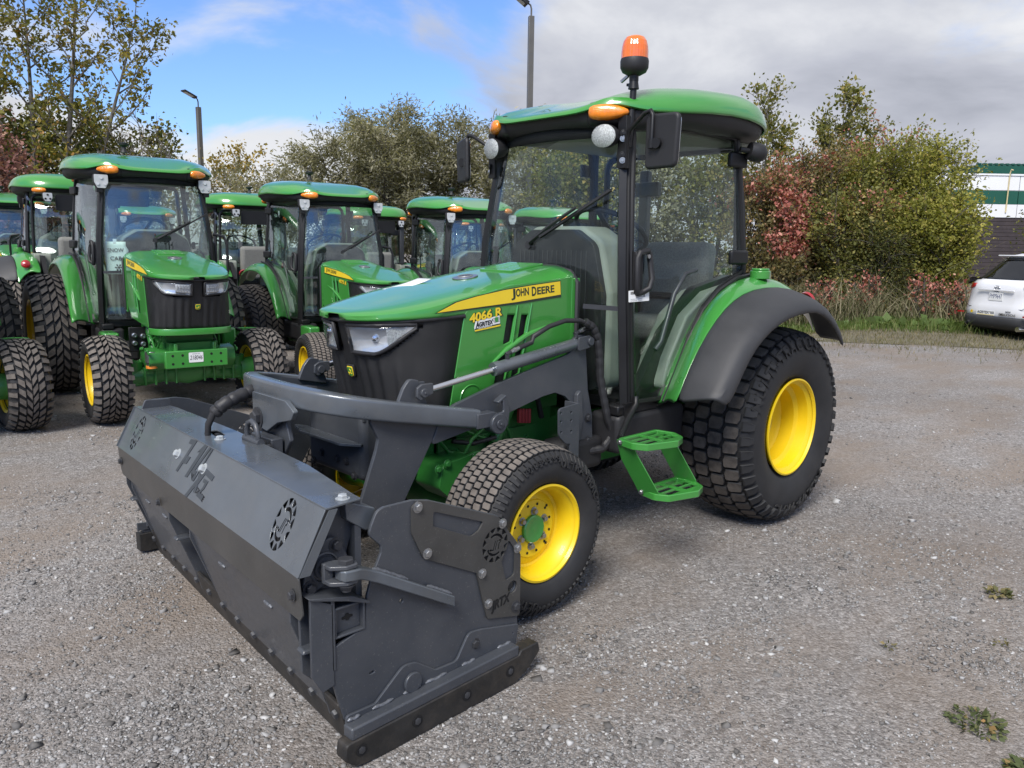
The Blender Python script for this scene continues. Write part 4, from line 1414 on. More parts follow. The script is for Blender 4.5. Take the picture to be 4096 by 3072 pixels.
        if not led:
            q = MB()
            q.lathe([(.0001, .020), (.012, .016), (.019, .004), (.020, -.010), (.012, -.014)], (grille_x(.19, 1.14) - .012, sg * .175, 1.142), (.8, sg * .5, 0), 20)
            q.build('bulb_shield', M['chrome'], ho, recalc=False)
            q = MB()
            q.grid([[pt(y, k, .001 - .004 * ((int(y * 400) % 2))) for y in np.linspace(.232, .292, 14)] for k in np.linspace(.06, .94, 6)])
            q.build('side_reflector', M['lens'], ho, smooth=0)
        else:
            q = MB()
            yl, yr = .065, .175
            q.grid([[pt(y, k, .004) for y in np.linspace(yl, yr, 8)] for k in np.linspace(.16, .84, 4)])
            q.build('led_module', M['ledwhite'], ho, smooth=60, solid=.01)
            for r in range(2):
                for k in range(5):
                    y, kk = yl + .014 + k * .0205, .34 + r * .32
                    p = pt(y, kk, .011)
                    MB().box(p, (.004, .015, .024)).build('led_cell', M['reflector'], ho)
            q = MB()
            q.tube([pt(.292, .85, .006), pt(.283, .5, .006), pt(.262, .20, .006), pt(.235, .06, .006), pt(.19, .05, .006), pt(.07, .05, .006)], .006, 6)
            q.build('running_light', M['ledwhite'], ho)
    Mb = plane((grille_x(0, .985) - .006, 0, .985), (0, 1, 0), (-.26, 0, 1)) if False else plane((grille_x(0, .985) - .004, 0, .985), (0, 1, 0), (.26, 0, 1))
    deer_badge(P, Mb, .040, .046)
    # ---- bumper band, chassis, engine, axle
    b = MB()
    lo = [(grille_x(y, .79) + .004, y * 1.0, .79) for y in np.linspace(-HB, HB, 25)]
    b.grid([[(p[0], p[1], z) for p in lo] for z in (.745, .80)])
    b.build('front_band', G, P, solid=.02, bevel=.004)
    b = MB()
    b.box((1.65, 0, .62), (.75, .40, .36))
    b.box((1.50, 0, .86), (.50, .44, .25))
    b.box((2.02, 0, .60), (.26, .40, .14))
    b.box((1.0, 0, .52), (.7, .38, .30))
    b.box((0.1, 0, .56), (.7, .42, .36))
    for sg in (1, -1):
        b.box((1.70, sg * .20, .58), (.62, .03, .16))
        b.cyl((1.72, sg * .23, .55), (1.55, sg * .25, .88), .030, 12)
        for i in range(5):
            b.bolt((1.46 + i * .11, sg * .215, .60 + .03 * (i % 2)), (0, sg, 0), .013, .012)
    b.build('engine_block', M['castgreen'], P, bevel=.012)
    b = MB()
    b.tube([(1.89, -.50, .365), (1.89, -.42, .365), (1.89, -.30, .37), (1.89, -.2, .39), (1.89, 0, .40), (1.89, .2, .39), (1.89, .30, .37), (1.89, .42, .365), (1.89, .50, .365)], [.075, .085, .078, .085, .13, .085, .078, .085, .075], 14)
    for sg in (1, -1):
        b.cyl((1.89, sg * .44, .30), (1.89, sg * .44, .50), .07, 14)
        b.cyl((1.89, sg * .46, .365), (1.89, sg * .64, .365), .10, 18, r2=.12)
        b.box((1.89, sg * .30, .42), (.20, .16, .05))
        for a in range(6):
            b.bolt((1.89 + .06 * math.cos(a), sg * .44 + .06 * math.sin(a), .50), (0, 0, 1), .010, .01)
    for sg in (1, -1):
        b.prism(fillet([(2.10, .60), (2.12, .50), (2.04, .43), (1.90, .41), (1.80, .44), (1.82, .56), (1.95, .62)], .03, 3), plane((0, sg * .27, 0), (1, 0, 0), (0, 0, 1)), .18)
        for x_, z_ in ((2.13, .60), (2.08, .615), (1.92, .62), (1.86, .61)):
            b.bolt((x_, sg * .365, z_ - .01), (0, sg, 0), .014, .012)
    b.build('front_axle', M['castgreen'], P, smooth=45, bevel=.006)
    b = MB()
    b.tube([(0, -.6, .555), (0, .6, .555)], .11, 14)
    b.box((-.35, 0, .62), (.3, .5, .3))
    for sg in (1, -1):
        b.bar((-.1, sg * .25, .40), (-.80, sg * .38, .30), .05, .06)
        b.bar((-.55, sg * .3, .85), (-.72, sg * .36, .33), .03, .04)
    b.build('rear_axle', M['black'], P, smooth=45)
    b = MB()
    pip = [[(2.06, .24, .72), (1.99, .26, .62), (1.90, .265, .60), (1.86, .27, .66), (1.80, .27, .70), (1.66, .265, .705), (1.62, .26, .66), (1.60, .26, .60)],
           [(2.00, .25, .60), (1.95, .28, .58), (1.85, .28, .60), (1.75, .27, .585), (1.6, .26, .57)],
           [(1.88, .25, .70), (1.82, .26, .67), (1.70, .26, .62), (1.64, .26, .50)]]
    for pp in pip:
        b.tube(pp, .009, 8)
        b.tube([(x, -y, z) for x, y, z in pp], .009, 8)
    b.build('oil_pipe', M['castgreen'], P, smooth=60)
    b = MB()
    b.tube([(1.60, .27, .80), (1.52, .29, .83), (1.45, .28, .80), (1.40, .26, .70)], .014, 8)
    b.tube([(1.95, .24, .66), (1.85, .27, .64), (1.72, .275, .65)], .011, 8)
    b.build('wiring_loom', M['hose'], P, smooth=60)
    if not led:
        for i in range(4):
            MB().box((1.555 - i * .021, .262, .728 - .003 * i), (.017, .02, .07)).build('red_connector', M['red'], P, bevel=.003)
        MB().box((1.45, .30, .86), (.085, .006, .055)).build('warning_label', M['ink'], P)
        text('warning_lettering', 'OIL', plane((1.485, .304, .868), (-1, 0, 0), (0, 0, 1)), M['white'], P, h=.010)
    # ---- cab structure
    AP = [(1.042, .420, 2.14), (1.085, .460, 1.80), (1.112, .490, 1.55), (1.118, .505, 1.30), (1.10, .508, 1.05), (1.075, .508, .74)]
    az = [(p[2], p[0]) for p in AP]
    ay = [(p[2], p[1]) for p in AP]
    DB = [(.815, .765), (.72, .905), (.62, 1.075), (.505, 1.220), (.36, 1.320), (.24, 1.368), (.12, 1.390)]      # door sill along the fender arch

    def door_y(x, z):
        y = .508 + .052 * max(0, (1.095 - x) / .95) ** .8 + .018 * math.sin(PI * max(0, min(1, (1.095 - x) / .95)))
        return y - (.085 - .04 * max(0, min(1, (1.095 - x) / .95))) * max(0, z - 1.45) / .62
    for sg in (1, -1):
        b = MB()
        for i in range(len(AP) - 1):
            pass
        b.tube([(p[0], sg * p[1], p[2]) for p in AP], .025, 4)
        b.tube([(p[0] - .034, sg * (p[1] + .008), p[2]) for p in AP], .013, 6)
        b.box((1.06, sg * .508, .66), (.07, .06, .22))
        b.build('front_pillar', BK, P, smooth=30)
        b = MB()
        rp = [(.175, .500, 2.13), (.135, .535, 1.75), (.115, .550, 1.45), (.110, .550, 1.30)]
        b.tube([(x, sg * y, z) for x, y, z in rp], .024, 6)
        b.build('rear_pillar', BK, P, smooth=40)
        # door
        top = [(1.00, 2.092), (.75, 2.118), (.45, 2.128), (.21, 2.118)]
        edge = [(.168, 1.97), (.150, 1.7), (.132, 1.48), (.135, 1.41)]
        bot = [(q[0], q[1]) for q in DB[::-1]][1:] + [(.90, .765), (1.02, .765)]
        fr = [(lerp_t(az, z) - .055, z) for z in (.79, 1.05, 1.3, 1.55, 1.8, 2.06)]
        loop = fillet(fr + top + edge + bot, .03, 3)
        door = MB()
        door.tube([(x, sg * (door_y(x, z) + .004), z) for x, z in loop], .014, 6, closed=True)
        d = door.build('door', BK, P, smooth=50)
        g = MB()
        rows = []
        zz = np.linspace(0, 1, 13)
        for t in zz:
            row = []
            for k in np.linspace(0, 1, 15):
                x0 = 1.04 - .88 * k
                zb = lerp_t([(q[0], q[1]) for q in DB] + [(1.1, .77)], x0)
                z = zb + (2.105 - zb) * t
                xf = lerp_t(az, z) - .055
                x = xf + (.150 - xf) * k
                zb2 = lerp_t([(q[0], q[1]) for q in DB] + [(1.1, .77)], x)
                z = zb2 + (2.105 - zb2) * t
                row.append((x, sg * (door_y(x, z) + .004), z))
            rows.append(row)
        g.grid(rows)
        g.build('door_glass', GL, d, smooth=80, solid=.005)
        hd = MB()
        hx = 1.015
        yo = sg * (door_y(hx, 1.4) + .030)
        hd.tube([(hx + .035, yo, 1.31), (hx + .045, yo, 1.34), (hx + .045, yo, 1.48), (hx + .03, yo, 1.505), (hx - .035, yo, 1.515), (hx - .048, yo, 1.49), (hx - .048, yo + sg * .02, 1.38), (hx - .03, yo + sg * .02, 1.335), (hx, yo, 1.315)], [.016] * 9, 8, closed=True)
        hd.box((hx + .02, yo - sg * .016, 1.41), (.06, .02, .20))
        ho = hd.build('door_handle', PL, d, smooth=60, bevel=.004)
        lk = MB()
        lk.cyl((hx - .02, yo + sg * .010, 1.488), (hx - .02, yo + sg * .020, 1.488), .010, 14)
        lk.build('door_lock', M['zinc'], d)
        for z in (2.005, 1.485):
            h2 = MB()
            h2.box((.205, sg * (door_y(.19, z) + .022), z), (.135, .030, .078), Matrix.Rotation(sg * -.20, 3, 'Z'))
            h2.build('door_hinge', BK, d, bevel=.012, seg=3)
        # fender: green arch plus charcoal extension
        inn = [(.860, .752), (.770, .890), (.670, 1.060), (.552, 1.205), (.407, 1.304), (.233, 1.369), (.045, 1.386), (-.16, 1.36), (-.40, 1.27), (-.55, 1.15)]
        sea = [(.965, .772), (.905, .885), (.79, 1.044), (.645, 1.18), (.49, 1.272), (.31, 1.318), (.06, 1.325), (-.16, 1.295), (-.36, 1.20), (-.46, 1.00)]
        out = [(.955, .832), (.885, .885), (.80, 1.0), (.70, 1.100), (.55, 1.180), (.38, 1.232), (.15, 1.254), (-.02, 1.238), (-.20, 1.155), (-.34, 1.010)]
        b = MB()
        rows = []
        for (a, c) in zip(inn, sea):
            mid = ((a[0] * .45 + c[0] * .55) + .012, .690, (a[1] * .45 + c[1] * .55) + .018)
            rows.append([(a[0] - .03, sg * .50, a[1] - .05), (a[0], sg * .600, a[1]), (a[0] * .75 + c[0] * .25 + .008, sg * .636, a[1] * .75 + c[1] * .25 + .014), (mid[0], sg * mid[1], mid[2]), (c[0], sg * .742, c[1])] + ([(c[0] - .025 * (i_ := 1), sg * .750, c[1] - .035)] if not ext else []))
        b.grid(rows)
        b.build('fender', G, P, smooth=60, solid=.008, subsurf=1)
        if ext:
            b = MB()
            rows = []
            for (c, q) in zip(sea, out):
                m1 = (c[0] * .62 + q[0] * .38 + .010, .742 + .228 * .38, c[1] * .62 + q[1] * .38 + .012)
                m2 = (c[0] * .22 + q[0] * .78 + .010, .742 + .228 * .80, c[1] * .22 + q[1] * .78 + .010)
                dn = Vector((-q[0] * .06, 0, -.045))
                rows.append([(c[0] + .002, sg * .738, c[1] + .004), (m1[0], sg * m1[1], m1[2]), (m2[0], sg * m2[1], m2[2]), (q[0], sg * .965, q[1]), (q[0] + dn.x, sg * .978, q[1] + dn.z)])
            b.grid(rows)
            b.build('fender_extension', M['fenderplastic'], P, smooth=60, solid=.026, subsurf=1)
        b = MB()
        b.prism([(.90, .70), (.93, .80), (.72, 1.10), (.45, 1.32), (.1, 1.385), (-.3, 1.33), (-.45, 1.1), (-.35, .8), (.2, .72)], plane((0, sg * .45, 0), (1, 0, 0), (0, 0, 1)), .05)
        b.build('wheel_arch', BK, P)
        b = MB()
        b.prism(fillet([(.80, .80), (.74, .96), (.60, 1.18), (.40, 1.30), (.05, 1.36), (-.22, 1.36), (-.22, .80)], .04, 3), plane((0, sg * .44, 0), (1, 0, 0), (0, 0, 1)), .19)
        b.build('arch_trim', M['trim'], P, bevel=.02, seg=3)
        b = MB()
        b.cyl((.10, sg * .66, 1.37), (.10, sg * .66, 1.415), .055, 20)
        b.cyl((.10, sg * .66, 1.415), (.10, sg * .66, 1.428), .048, 20)
        if sg > 0:
            b.build('filler_cap', G, P, bevel=.004)
        tl = MB()
        tl.lathe([(.052, -.01), (.05, .012), (.035, .026), (.0001, .032)], (-.47, sg * .66, 1.235), (-.8, sg * .1, .4), 24)
        tl.build('tail_light', M['redlens'], P, recalc=False)
        b = MB()
        b.tube([(x - .01, sg * (.590), z + .006) for x, z in inn[:7]], .012, 6)
        b.build('arch_seal', PL, P, smooth=60)
        # steps
        if sg > 0:
            for nm, (zs, dx, dy) in (('upper', (.650, 0, 0)), ('lower', (.405, -.105, .055))):
                pts = [(1.345, .70), (1.06, .70), (1.045, .80), (1.09, .875), (1.17, .905), (1.34, .86), (1.37, .80)]
                pts = [(x + dx, sg * (y + dy)) for x, y in pts]
                ol = fillet(pts, .02, 3)
                cx = sum(p[0] for p in pts) / 7
                hl_ = []
                for u0, u1 in ((1.072, 1.192), (1.208, 1.330)):
                    for k in range(3):
                        v0 = .718 + k * .047
                        hl_.append([(u0 + dx + .012 * (k == 2), sg * (v0 + dy)), (u1 + dx, sg * (v0 + dy)), (u1 + dx, sg * (v0 + .041 + dy)), (u0 + dx + .012 * (k == 2), sg * (v0 + .041 + dy))])
                plate('step_tread', ol, hl_, .010, plane((0, 0, zs + .009), (1, 0, 0), (0, 1, 0)), G, P, .001)
                cxm, cym = sum(p[0] for p in ol) / len(ol), sum(p[1] for p in ol) / len(ol)
                plate('step_rim', ol, [[(cxm + (px - cxm) * .93, cym + (py - cym) * .88) for px, py in ol]], .032, plane((0, 0, zs), (1, 0, 0), (0, 1, 0)), G, P, .003)
            for xx in (1.352, 1.050):
                b = MB()
                poly = fillet([(.70, .668), (.79, .650), (.805, .60), (.875, .43), (.868, .385), (.76, .388), (.745, .44), (.70, .56)], .012, 2)
                Ms_ = Matrix(((0, .42, 1, xx - .42 * .65), (sg, 0, 0, 0), (0, 1, 0, 0), (0, 0, 0, 1)))
                b.prism(poly, Ms_, .006)
                b.build('step_bracket', G, P, bevel=.0015)
            for x_, y_, z_ in ((1.358, .72, .652), (1.353, .782, .64), (1.256, .775, .408), (1.252, .850, .402)):
                MB().bolt((x_, sg * y_, z_), (1, 0, 0), .009, .008).build('step_bolt', M['zinc'], P)
            b = MB()
            b.tube([(1.32, sg * .69, .66), (1.16, sg * .60, .70), (1.04, sg * .56, .76), (1.03, sg * .55, .80)], .016, 8)
            b.build('step_strut', BK, P, smooth=60)
        # side tank boxes below the cab
        b = MB()
        b.box((.86, sg * .44, .615), (.56, .20, .20))
        b.box((1.28, sg * .36, .52), (.30, .16, .16))
        b.build('side_tank', PL, P, bevel=.03, seg=3)
        b = MB()
        b.box((.98, sg * .48, .735), (.32, .10, .05))
        b.build('cab_sill', BK, P, bevel=.008)
        # lamps at the roof corners
        b = MB()
        A = Matrix.Translation((1.128, sg * .395, 2.158)) @ Matrix.Rotation(sg * .62, 4, 'Z') @ Matrix.Rotation(-.05, 4, 'Y')
        rows = []
        for i in range(9):
            ph = -PI / 2 + PI * i / 8
            rows.append([A @ Vector((.034 * max(0, math.cos(ph)) ** .6 * math.copysign(abs(math.cos(th)) ** .8, math.cos(th)), .097 * math.copysign(abs(math.sin(ph)) ** .8, math.sin(ph)), (.038 - .020 * max(0, sg * math.sin(ph))) * max(0, math.cos(ph)) ** .5 * math.copysign(abs(math.sin(th)) ** .7, math.sin(th)))) for th in np.linspace(0, 2 * PI, 18, endpoint=False)])
        b.grid(rows, closed=True)
        b.build('marker_lamp', M['amber'], P, smooth=70)
        b = MB()
        b.box(A @ Vector((-.060, 0, .0)), (.10, .21, .115), A.to_3x3())
        b.build('lamp_housing', BK, P, bevel=.03, seg=3)
        if led:
            b = MB()
            A2 = Matrix.Translation((-.185, sg * .42, 2.135)) @ Matrix.Rotation(PI - sg * .5, 4, 'Z')
            rows = []
            for i in range(7):
                ph = -PI / 2 + PI * i / 6
                rows.append([A2 @ Vector((.03 * max(0, math.cos(ph)) ** .6 * math.cos(th), .085 * math.sin(ph), .032 * max(0, math.cos(ph)) ** .5 * math.sin(th))) for th in np.linspace(0, 2 * PI, 14, endpoint=False)])
            b.grid(rows, closed=True)
            b.build('rear_marker_lamp', M['amber'], P, smooth=70)
        # work lamps
        if not led:
            wl = Vector((1.160, sg * .395, 2.047))
            dirn = Vector((.93, sg * .12, -.05)).normalized()
            b = MB()
            Rr = frame(dirn, (0, 0, 1))
            pr = [(1.0, .0), (1.02, -.01), (1.0, -.03), (.8, -.07), (.45, -.095), (.0001, -.10)]
            b.v, b.f = [], []
            n = 28
            V = [wl + Rr @ Vector((.054 * r * math.cos(2 * PI * j / n), .068 * r * math.sin(2 * PI * j / n), h)) for r, h in pr for j in range(n)]
            F = [(i * n + j, i * n + (j + 1) % n, (i + 1) * n + (j + 1) % n, (i + 1) * n + j) for i in range(len(pr) - 1) for j in range(n)]
            b.add(V, F)
            w_ = b.build('work_lamp', PL, P, smooth=60)
            b = MB()
            V = [wl + Rr @ Vector((.053 * r * math.cos(2 * PI * j / n), .067 * r * math.sin(2 * PI * j / n), h)) for r, h in ((1.0, .001), (.8, .007), (.4, .012), (.001, .013)) for j in range(n)]
            F = [(i * n + j, i * n + (j + 1) % n, (i + 1) * n + (j + 1) % n, (i + 1) * n + j) for i in range(3) for j in range(n)]
            b.add(V, F)
            b.build('lamp_lens', M['lens'], w_, smooth=60)
            b = MB()
            b.box((1.085, sg * .458, 2.02), (.03, .05, .24))
            b.bar((1.08, sg * .452, 2.05), (1.11, sg * .43, 2.045), .03, .02)
            for z in (2.06, 1.96):
                b.bolt((1.10, sg * .468, z), (.7, sg * .7, 0), .012, .008)
            b.build('lamp_bracket', BK, P, bevel=.003)
            MB().bolt((1.102, sg * .466, 2.035), (.8, sg * .6, 0), .010, .008).build('bracket_bolt', M['zinc'], P)
            MB().bolt((1.105, sg * .47, 1.935), (.8, sg * .6, 0), .010, .008).build('bracket_bolt', M['zinc'], P)
        else:
            wl = Vector((1.13, sg * .455, 2.05))
            Mw = plane(wl, (0, 1, 0), (0, 0, 1))
            b = MB()
            b.prism(fillet([(-.060, .062), (.060, .062), (.060, -.01), (.035, -.062), (-.035, -.062), (-.060, -.01)], .01, 2), Mw @ Matrix.Translation((0, 0, -.03)), .06)
            w_ = b.build('work_lamp', PL, P, bevel=.005)
            plate('lamp_face', fillet([(-.056, .058), (.056, .058), (.056, -.01), (.033, -.058), (-.033, -.058), (-.056, -.01)], .01, 2), [], .006, Mw @ Matrix.Translation((0, 0, .002)), M['ledwhite'], w_, .001)
            for q in ((-.03, -.022), (.03, -.022), (0, .032)):
                MB().cyl(Mw @ Vector((q[0], q[1], .004)), Mw @ Vector((q[0], q[1], .012)), .014, 14).build('lamp_cell', M['reflector'], w_)
            b = MB()
            b.box((1.09, sg * .47, 1.985), (.07, .05, .06))
            b.box((1.075, sg * .455, 1.92), (.03, .03, .12))
            b.build('lamp_bracket', BK, P)
            b = MB()
            Mr = plane((-.30, sg * .40, 2.06), (0, 1, 0), (0, 0, 1))
            Mr = plane((-.24, sg * .34, 2.05), (0, -1, 0), (0, 0, 1))
            b.prism(fillet([(-.055, .055), (.055, .055), (.055, -.01), (.033, -.055), (-.033, -.055), (-.055, -.01)], .01, 2), Mr, .05)
            w2 = b.build('rear_work_lamp', PL, P)
            plate('lamp_face', fillet([(-.05, .05), (.05, .05), (.05, -.01), (.03, -.05), (-.03, -.05), (-.05, -.01)], .01, 2), [], .004, Mr @ Matrix.Translation((0, 0, .027)), M['ledwhite'], w2, .001)
            for q in ((-.026, -.02), (.026, -.02), (0, .028)):
                MB().cyl(Mr @ Vector((q[0], q[1], .028)), Mr @ Vector((q[0], q[1], .034)), .012, 12).build('lamp_cell', M['dark'], w2)
        # mirrors
        if mirrors:
            cx, cy, cz = 1.105, .695, 2.005
            b = MB()
            Rm = Matrix.Rotation(-.12 if sg > 0 else -.42, 3, 'Z')
            Mm = plane((cx, sg * cy, cz), Rm @ Vector((0, 1, 0)), (0.02, 0, 1))
            pl_ = fillet([(-.098, -.120), (.090, -.120), (.105, .115), (-.095, .125)], .03, 4)
            pl_ = pl_ if sg > 0 else [(-a, c) for a, c in pl_]
            b.prism(pl_, Mm, .028)
            mo = b.build('mirror', PL, P, bevel=.012, seg=3)
            plate('mirror_glass', [(a * .93, c * .93) for a, c in pl_], [], .002, Mm @ Matrix.Translation((0, 0, -.016)), M['chrome'], mo, .0003)
            b = MB()
            b.tube([(1.085, sg * .475, 1.90), (1.085, sg * .480, 2.04), (1.09, sg * .50, 2.075), (1.115, sg * .60, 2.135), (1.118, sg * .635, 2.142), (1.120, sg * .648, 2.12), (1.122, sg * .648, 1.985)], .0105, 8)
            b.cyl((1.122, sg * .648, 2.015), (1.122, sg * .648, 1.975), .017, 12)
            b.cyl((1.122, sg * .65, 1.995), (1.118, sg * .69, 1.995), .015, 12)
            b.cyl((1.135, sg * .68, 1.995), (1.11, sg * .68, 1.995), .024, 14)
            b.build('mirror_arm', BK, mo, smooth=60)
        elif sg > 0:
            b = MB()
            b.tube([(1.10, sg * .52, 1.60), (1.12, sg * .62, 1.58), (1.14, sg * .64, 1.50), (1.14, sg * .64, 1.24), (1.12, sg * .60, 1.17), (1.10, sg * .53, 1.16)], .014, 8)
            b.build('grab_rail', BK, P, smooth=60)
        b = MB()
        b.bar((1.23, sg * .36, 1.245), (1.11, sg * .50, 1.235), .012, .022)
        b.build('cross_rail', M['boltdark'], P)
    # windshield and rear glass
    g = MB()
    rows = []
    for z in np.linspace(.80, 2.115, 10):
        xa, ya = lerp_t(az, z), lerp_t(ay, z)
        rows.append([(xa + .095 * (1 - k * k) + .004, ya * k, z) for k in np.linspace(-1, 1, 17)])
    g.grid(rows)
    g.build('windshield', GL, P, smooth=80, solid=.005)
    b = MB()
    xa, ya = lerp_t(az, 1.95), lerp_t(ay, 1.95)
    b.grid([[(lerp_t(az, z) + .095 * (1 - k * k) + .0015, lerp_t(ay, z) * k, z) for k in np.linspace(-.98, .98, 17)] for z in (2.05, 2.112)])
    b.build('windshield_shade_band', M['dark'], P, smooth=80, solid=.002)
    g = MB()
    rx = lambda k, z: .115 + .03 * (z - 1.4) - .20 * (1 - k * k)
    g.grid([[(rx(k, z), k * (.545 - .04 * (z - 1.4)), z) for k in np.linspace(-1, 1, 13)] for z in (1.25, 1.55, 1.8, 2.11)])
    g.build('rear_glass', GL, P, smooth=80, solid=.005)
    b = MB()
    lp = fillet([(-.50, 1.24), (.50, 1.24), (.47, 2.09), (-.47, 2.09)], .08, 4)
    b.tube([(rx(y / .54, z) - .006, y, z) for y, z in lp], .020, 6, closed=True)
    b.bar((-.02, -.50, 1.12), (-.02, .50, 1.12), .06, .22)
    b.build('rear_frame', BK, P, smooth=50)
    if led:
        b = MB()
        b.prism(fillet([(-.25, .10), (.25, .10), (.25, -.1), (-.25, -.1)], .03, 3), plane((-.20, 0, 1.99), (0, 1, 0), (0, 0, 1)), .03)
        b.build('rear_equipment_plate', BK, P)
    # roof
    b = MB()
    a_, b_, e_ = .715, .655, 3.3
    n = 72
    RH = [(-.35, 2.29), (-.2, 2.335), (0, 2.364), (.3, 2.368), (.6, 2.336), (.84, 2.294), (1.0, 2.248), (1.1, 2.220), (1.22, 2.194)]
    rings = [(.997, .0), (1.003, .05), (1.0, .14), (.985, .34), (.955, .52), (.90, .68), (.78, .83), (.60, .93), (.40, .98), (.2, .995), (.02, 1.0)]

    def roof_xy(th, k):
        x, y = se(th, a_, b_, e_)
        x0 = .490 + x * k
        return x0, y * k * (1.0 - .15 * max(0, (x0 - .55) / .66) ** 1.5 - .12 * max(0, (.25 - x0) / .55) ** 2)
    rows = []
    for k, q in rings:
        row = []
        for j in range(n):
            x0, y0 = roof_xy(2 * PI * j / n, k)
            ze = 2.157 + .036 * math.exp(-((x0 - .40) / .42) ** 2)
            corner = math.exp(-((x0 - 1.10) / .13) ** 2 - ((abs(y0) - .40) / .12) ** 2)
            ridge = math.exp(-((abs(y0) - .40) / .14) ** 2) * max(0, min(1, (x0 - .35) / .6))
            hh = lerp_t(RH, x0) + .030 * ridge
            zz = ze + (hh - ze) * q + .034 * corner * (1 if q < .4 else .4)
            row.append((x0, y0, zz))
        rows.append(row)
    b.grid(rows, closed=True)
    b.add(rows[-1], [tuple(range(n))])
    b.build('roof', G, P, smooth=50, solid=.012)
    b = MB()
    rows = []
    for k, z in ((.982, 2.202), (.975, 2.172), (.962, 2.145), (.93, 2.124), (.86, 2.118)):
        row = []
        for j in range(n):
            x0, y0 = roof_xy(2 * PI * j / n, k)
            zr = z - .035 * sstep(.75, 1.05, x0) + (.020 * max(0, 1 - (abs(y0) / .36) ** 4) * sstep(1.0, 1.14, x0) if z < 2.15 else 0)
            row.append((x0 if x0 < 1.15 else 1.15 + (x0 - 1.15) * .5, y0, zr))
        rows.append(row)
    b.grid(rows, closed=True)
    b.add(rows[-1], [tuple(range(n))])
    b.build('roof_base', PL, P, smooth=50)
    # ---- interior
    b = MB()
    b.box((.55, 0, .755), (1.05, .92, .05))
    b.build('cab_floor', BK, P)
    b = MB()
    arch = fillet([(-.37, .80), (.37, .80), (.37, 1.30), (.30, 1.56), (.17, 1.635), (-.17, 1.635), (-.30, 1.56), (-.37, 1.30)], .08, 5)
    b.prism(arch, plane((.93, 0, 0), (0, 1, 0), (0, 0, 1)), .22)
    b.build('dashboard', M['trim'], P, bevel=.025, seg=3)
    b = MB()
    b.prism([(y * .94, .80 + (z - .80) * .978) for y, z in arch], plane((1.05, 0, 0), (0, 1, 0), (0, 0, 1)), .05)
    for k in range(-7, 8):
        b.box((1.078, k * .034, 1.27), (.004, .004, .48))
    b.build('dash_cowl', PL, P, bevel=.01)
    b = MB()
    b.tube([(.74, .0, 1.30), (.62, 0, 1.60)], .03, 10)
    Rs = Matrix.Translation((.60, 0, 1.625)) @ Matrix.Rotation(-.55, 4, 'Y')
    b.tube([Rs @ Vector((.21 * math.cos(t), .21 * math.sin(t), 0)) for t in np.linspace(0, 2 * PI, 32, endpoint=False)], .014, 8, closed=True)
    for t in (.2, 2.3, 4.4):
        b.bar(Rs @ Vector((0, 0, -.01)), Rs @ Vector((.19 * math.cos(t), .19 * math.sin(t), 0)), .03, .012)
    b.build('steering_wheel', PL, P, smooth=60)
    b = MB()
    b.box((.20, 0, 1.06), (.50, .50, .13))
    b.box((-.06, 0, 1.32), (.13, .48, .50), Matrix.Rotation(-.10, 3, 'Y'))
    b.build('seat', M['fabric'], P, bevel=.05, seg=4)
    b = MB()
    b.box((.15, 0, .89), (.40, .40, .22))
    for sg in (1, -1):
        b.bar((.05, sg * .29, 1.22), (.33, sg * .29, 1.24), .06, .05)
    b.box((.38, -.36, 1.36), (.06, .05, .20))
    b.box((.30, -.38, 1.20), (.3, .10, .08))
    b.build('seat_base', PL, P, bevel=.012)
    for sg in (1, -1):
        b = MB()
        b.tube([(.56, sg * .55, 1.42), (.66, sg * .55, 1.40), (.74, sg * .545, 1.30), (.82, sg * .535, 1.06), (.86, sg * .53, 1.02)], .013, 8)
        b.build('inner_grab_bar', M['boltdark'], P, smooth=60)
    b = MB()
    b.box((.45, 0, 2.112), (1.1, .92, .03))
    b.build('headliner', M['trim'], P, bevel=.01)
    b = MB()
    b.box((-.2, -.38, 1.70), (.05, .07, .66))
    b.box((-.1, -.30, 1.90), (.05, .22, .09))
    b.build('rear_console', M['boltdark'], P, bevel=.01)
    # wiper
    b = MB()
    s1 = 1 if not led else 1
    b.tube([(1.185, -.045, 1.535), (1.222, -.02, 1.55), (1.228, .13, 1.635), (1.215, .28, 1.715)], [.016, .012, .010, .008], 6)
    b.bar((1.228, .055, 1.575), (1.165, .455, 1.795), .012, .02, (1, 0, 0))
    b.cyl((1.17, -.045, 1.53), (1.215, -.045, 1.535), .022, 12)
    b.build('wiper', PL, P, smooth=40)
    # wheels
    fw, rw = wheels
    for sg in (1, -1):
        front_wheel(P, fw[0], fw[1], fw[2], fw[3], 1.89, fw[4], fw[0] - .004, sg, True, fw[5] if sg > 0 else None)
        rear_wheel(P, rw[0], rw[1], rw[2], rw[3], 0, rw[4], rw[0] - .004, sg, rw[5] if sg > 0 else None)
    return P
# ---------------------------------------------------------------- the green tractor in front
main = thing('compact_tractor', 'large green cab tractor in front with orange beacon and grey blade', 'tractor', (0, 0, 0))
build_tractor(main, False, '4066 R', True, True, True,
              ((.365, .315, .203, 'turf', .640, [('ULTRA TRAC', -1.35, .036, .6), ('29X12.50-15 NHS', 1.1, .018, .75), ('ULTRA TRAC', 1.75, .036, .6)]),
               (.555, .450, .270, 'multi', .665, [('MULTI-TRAC', .32, .070, .72), ('C/S', 1.62, .075, .72), ('MULTI-TRAC', -2.4, .070, .72)])))
b = MB()
b.tube([(1.062, .462, 2.00), (1.050, .468, 2.14), (1.045, .47, 2.20), (1.042, .47, 2.275)], [.020, .020, .016, .016], 10)
b.cyl((1.042, .47, 2.265), (1.042, .47, 2.305), .026, 14, r2=.020)
b.cyl((1.042, .47, 2.30), (1.042, .47, 2.345), .022, 14)
b.box((1.030, .45, 2.290), (.02, .05, .012))
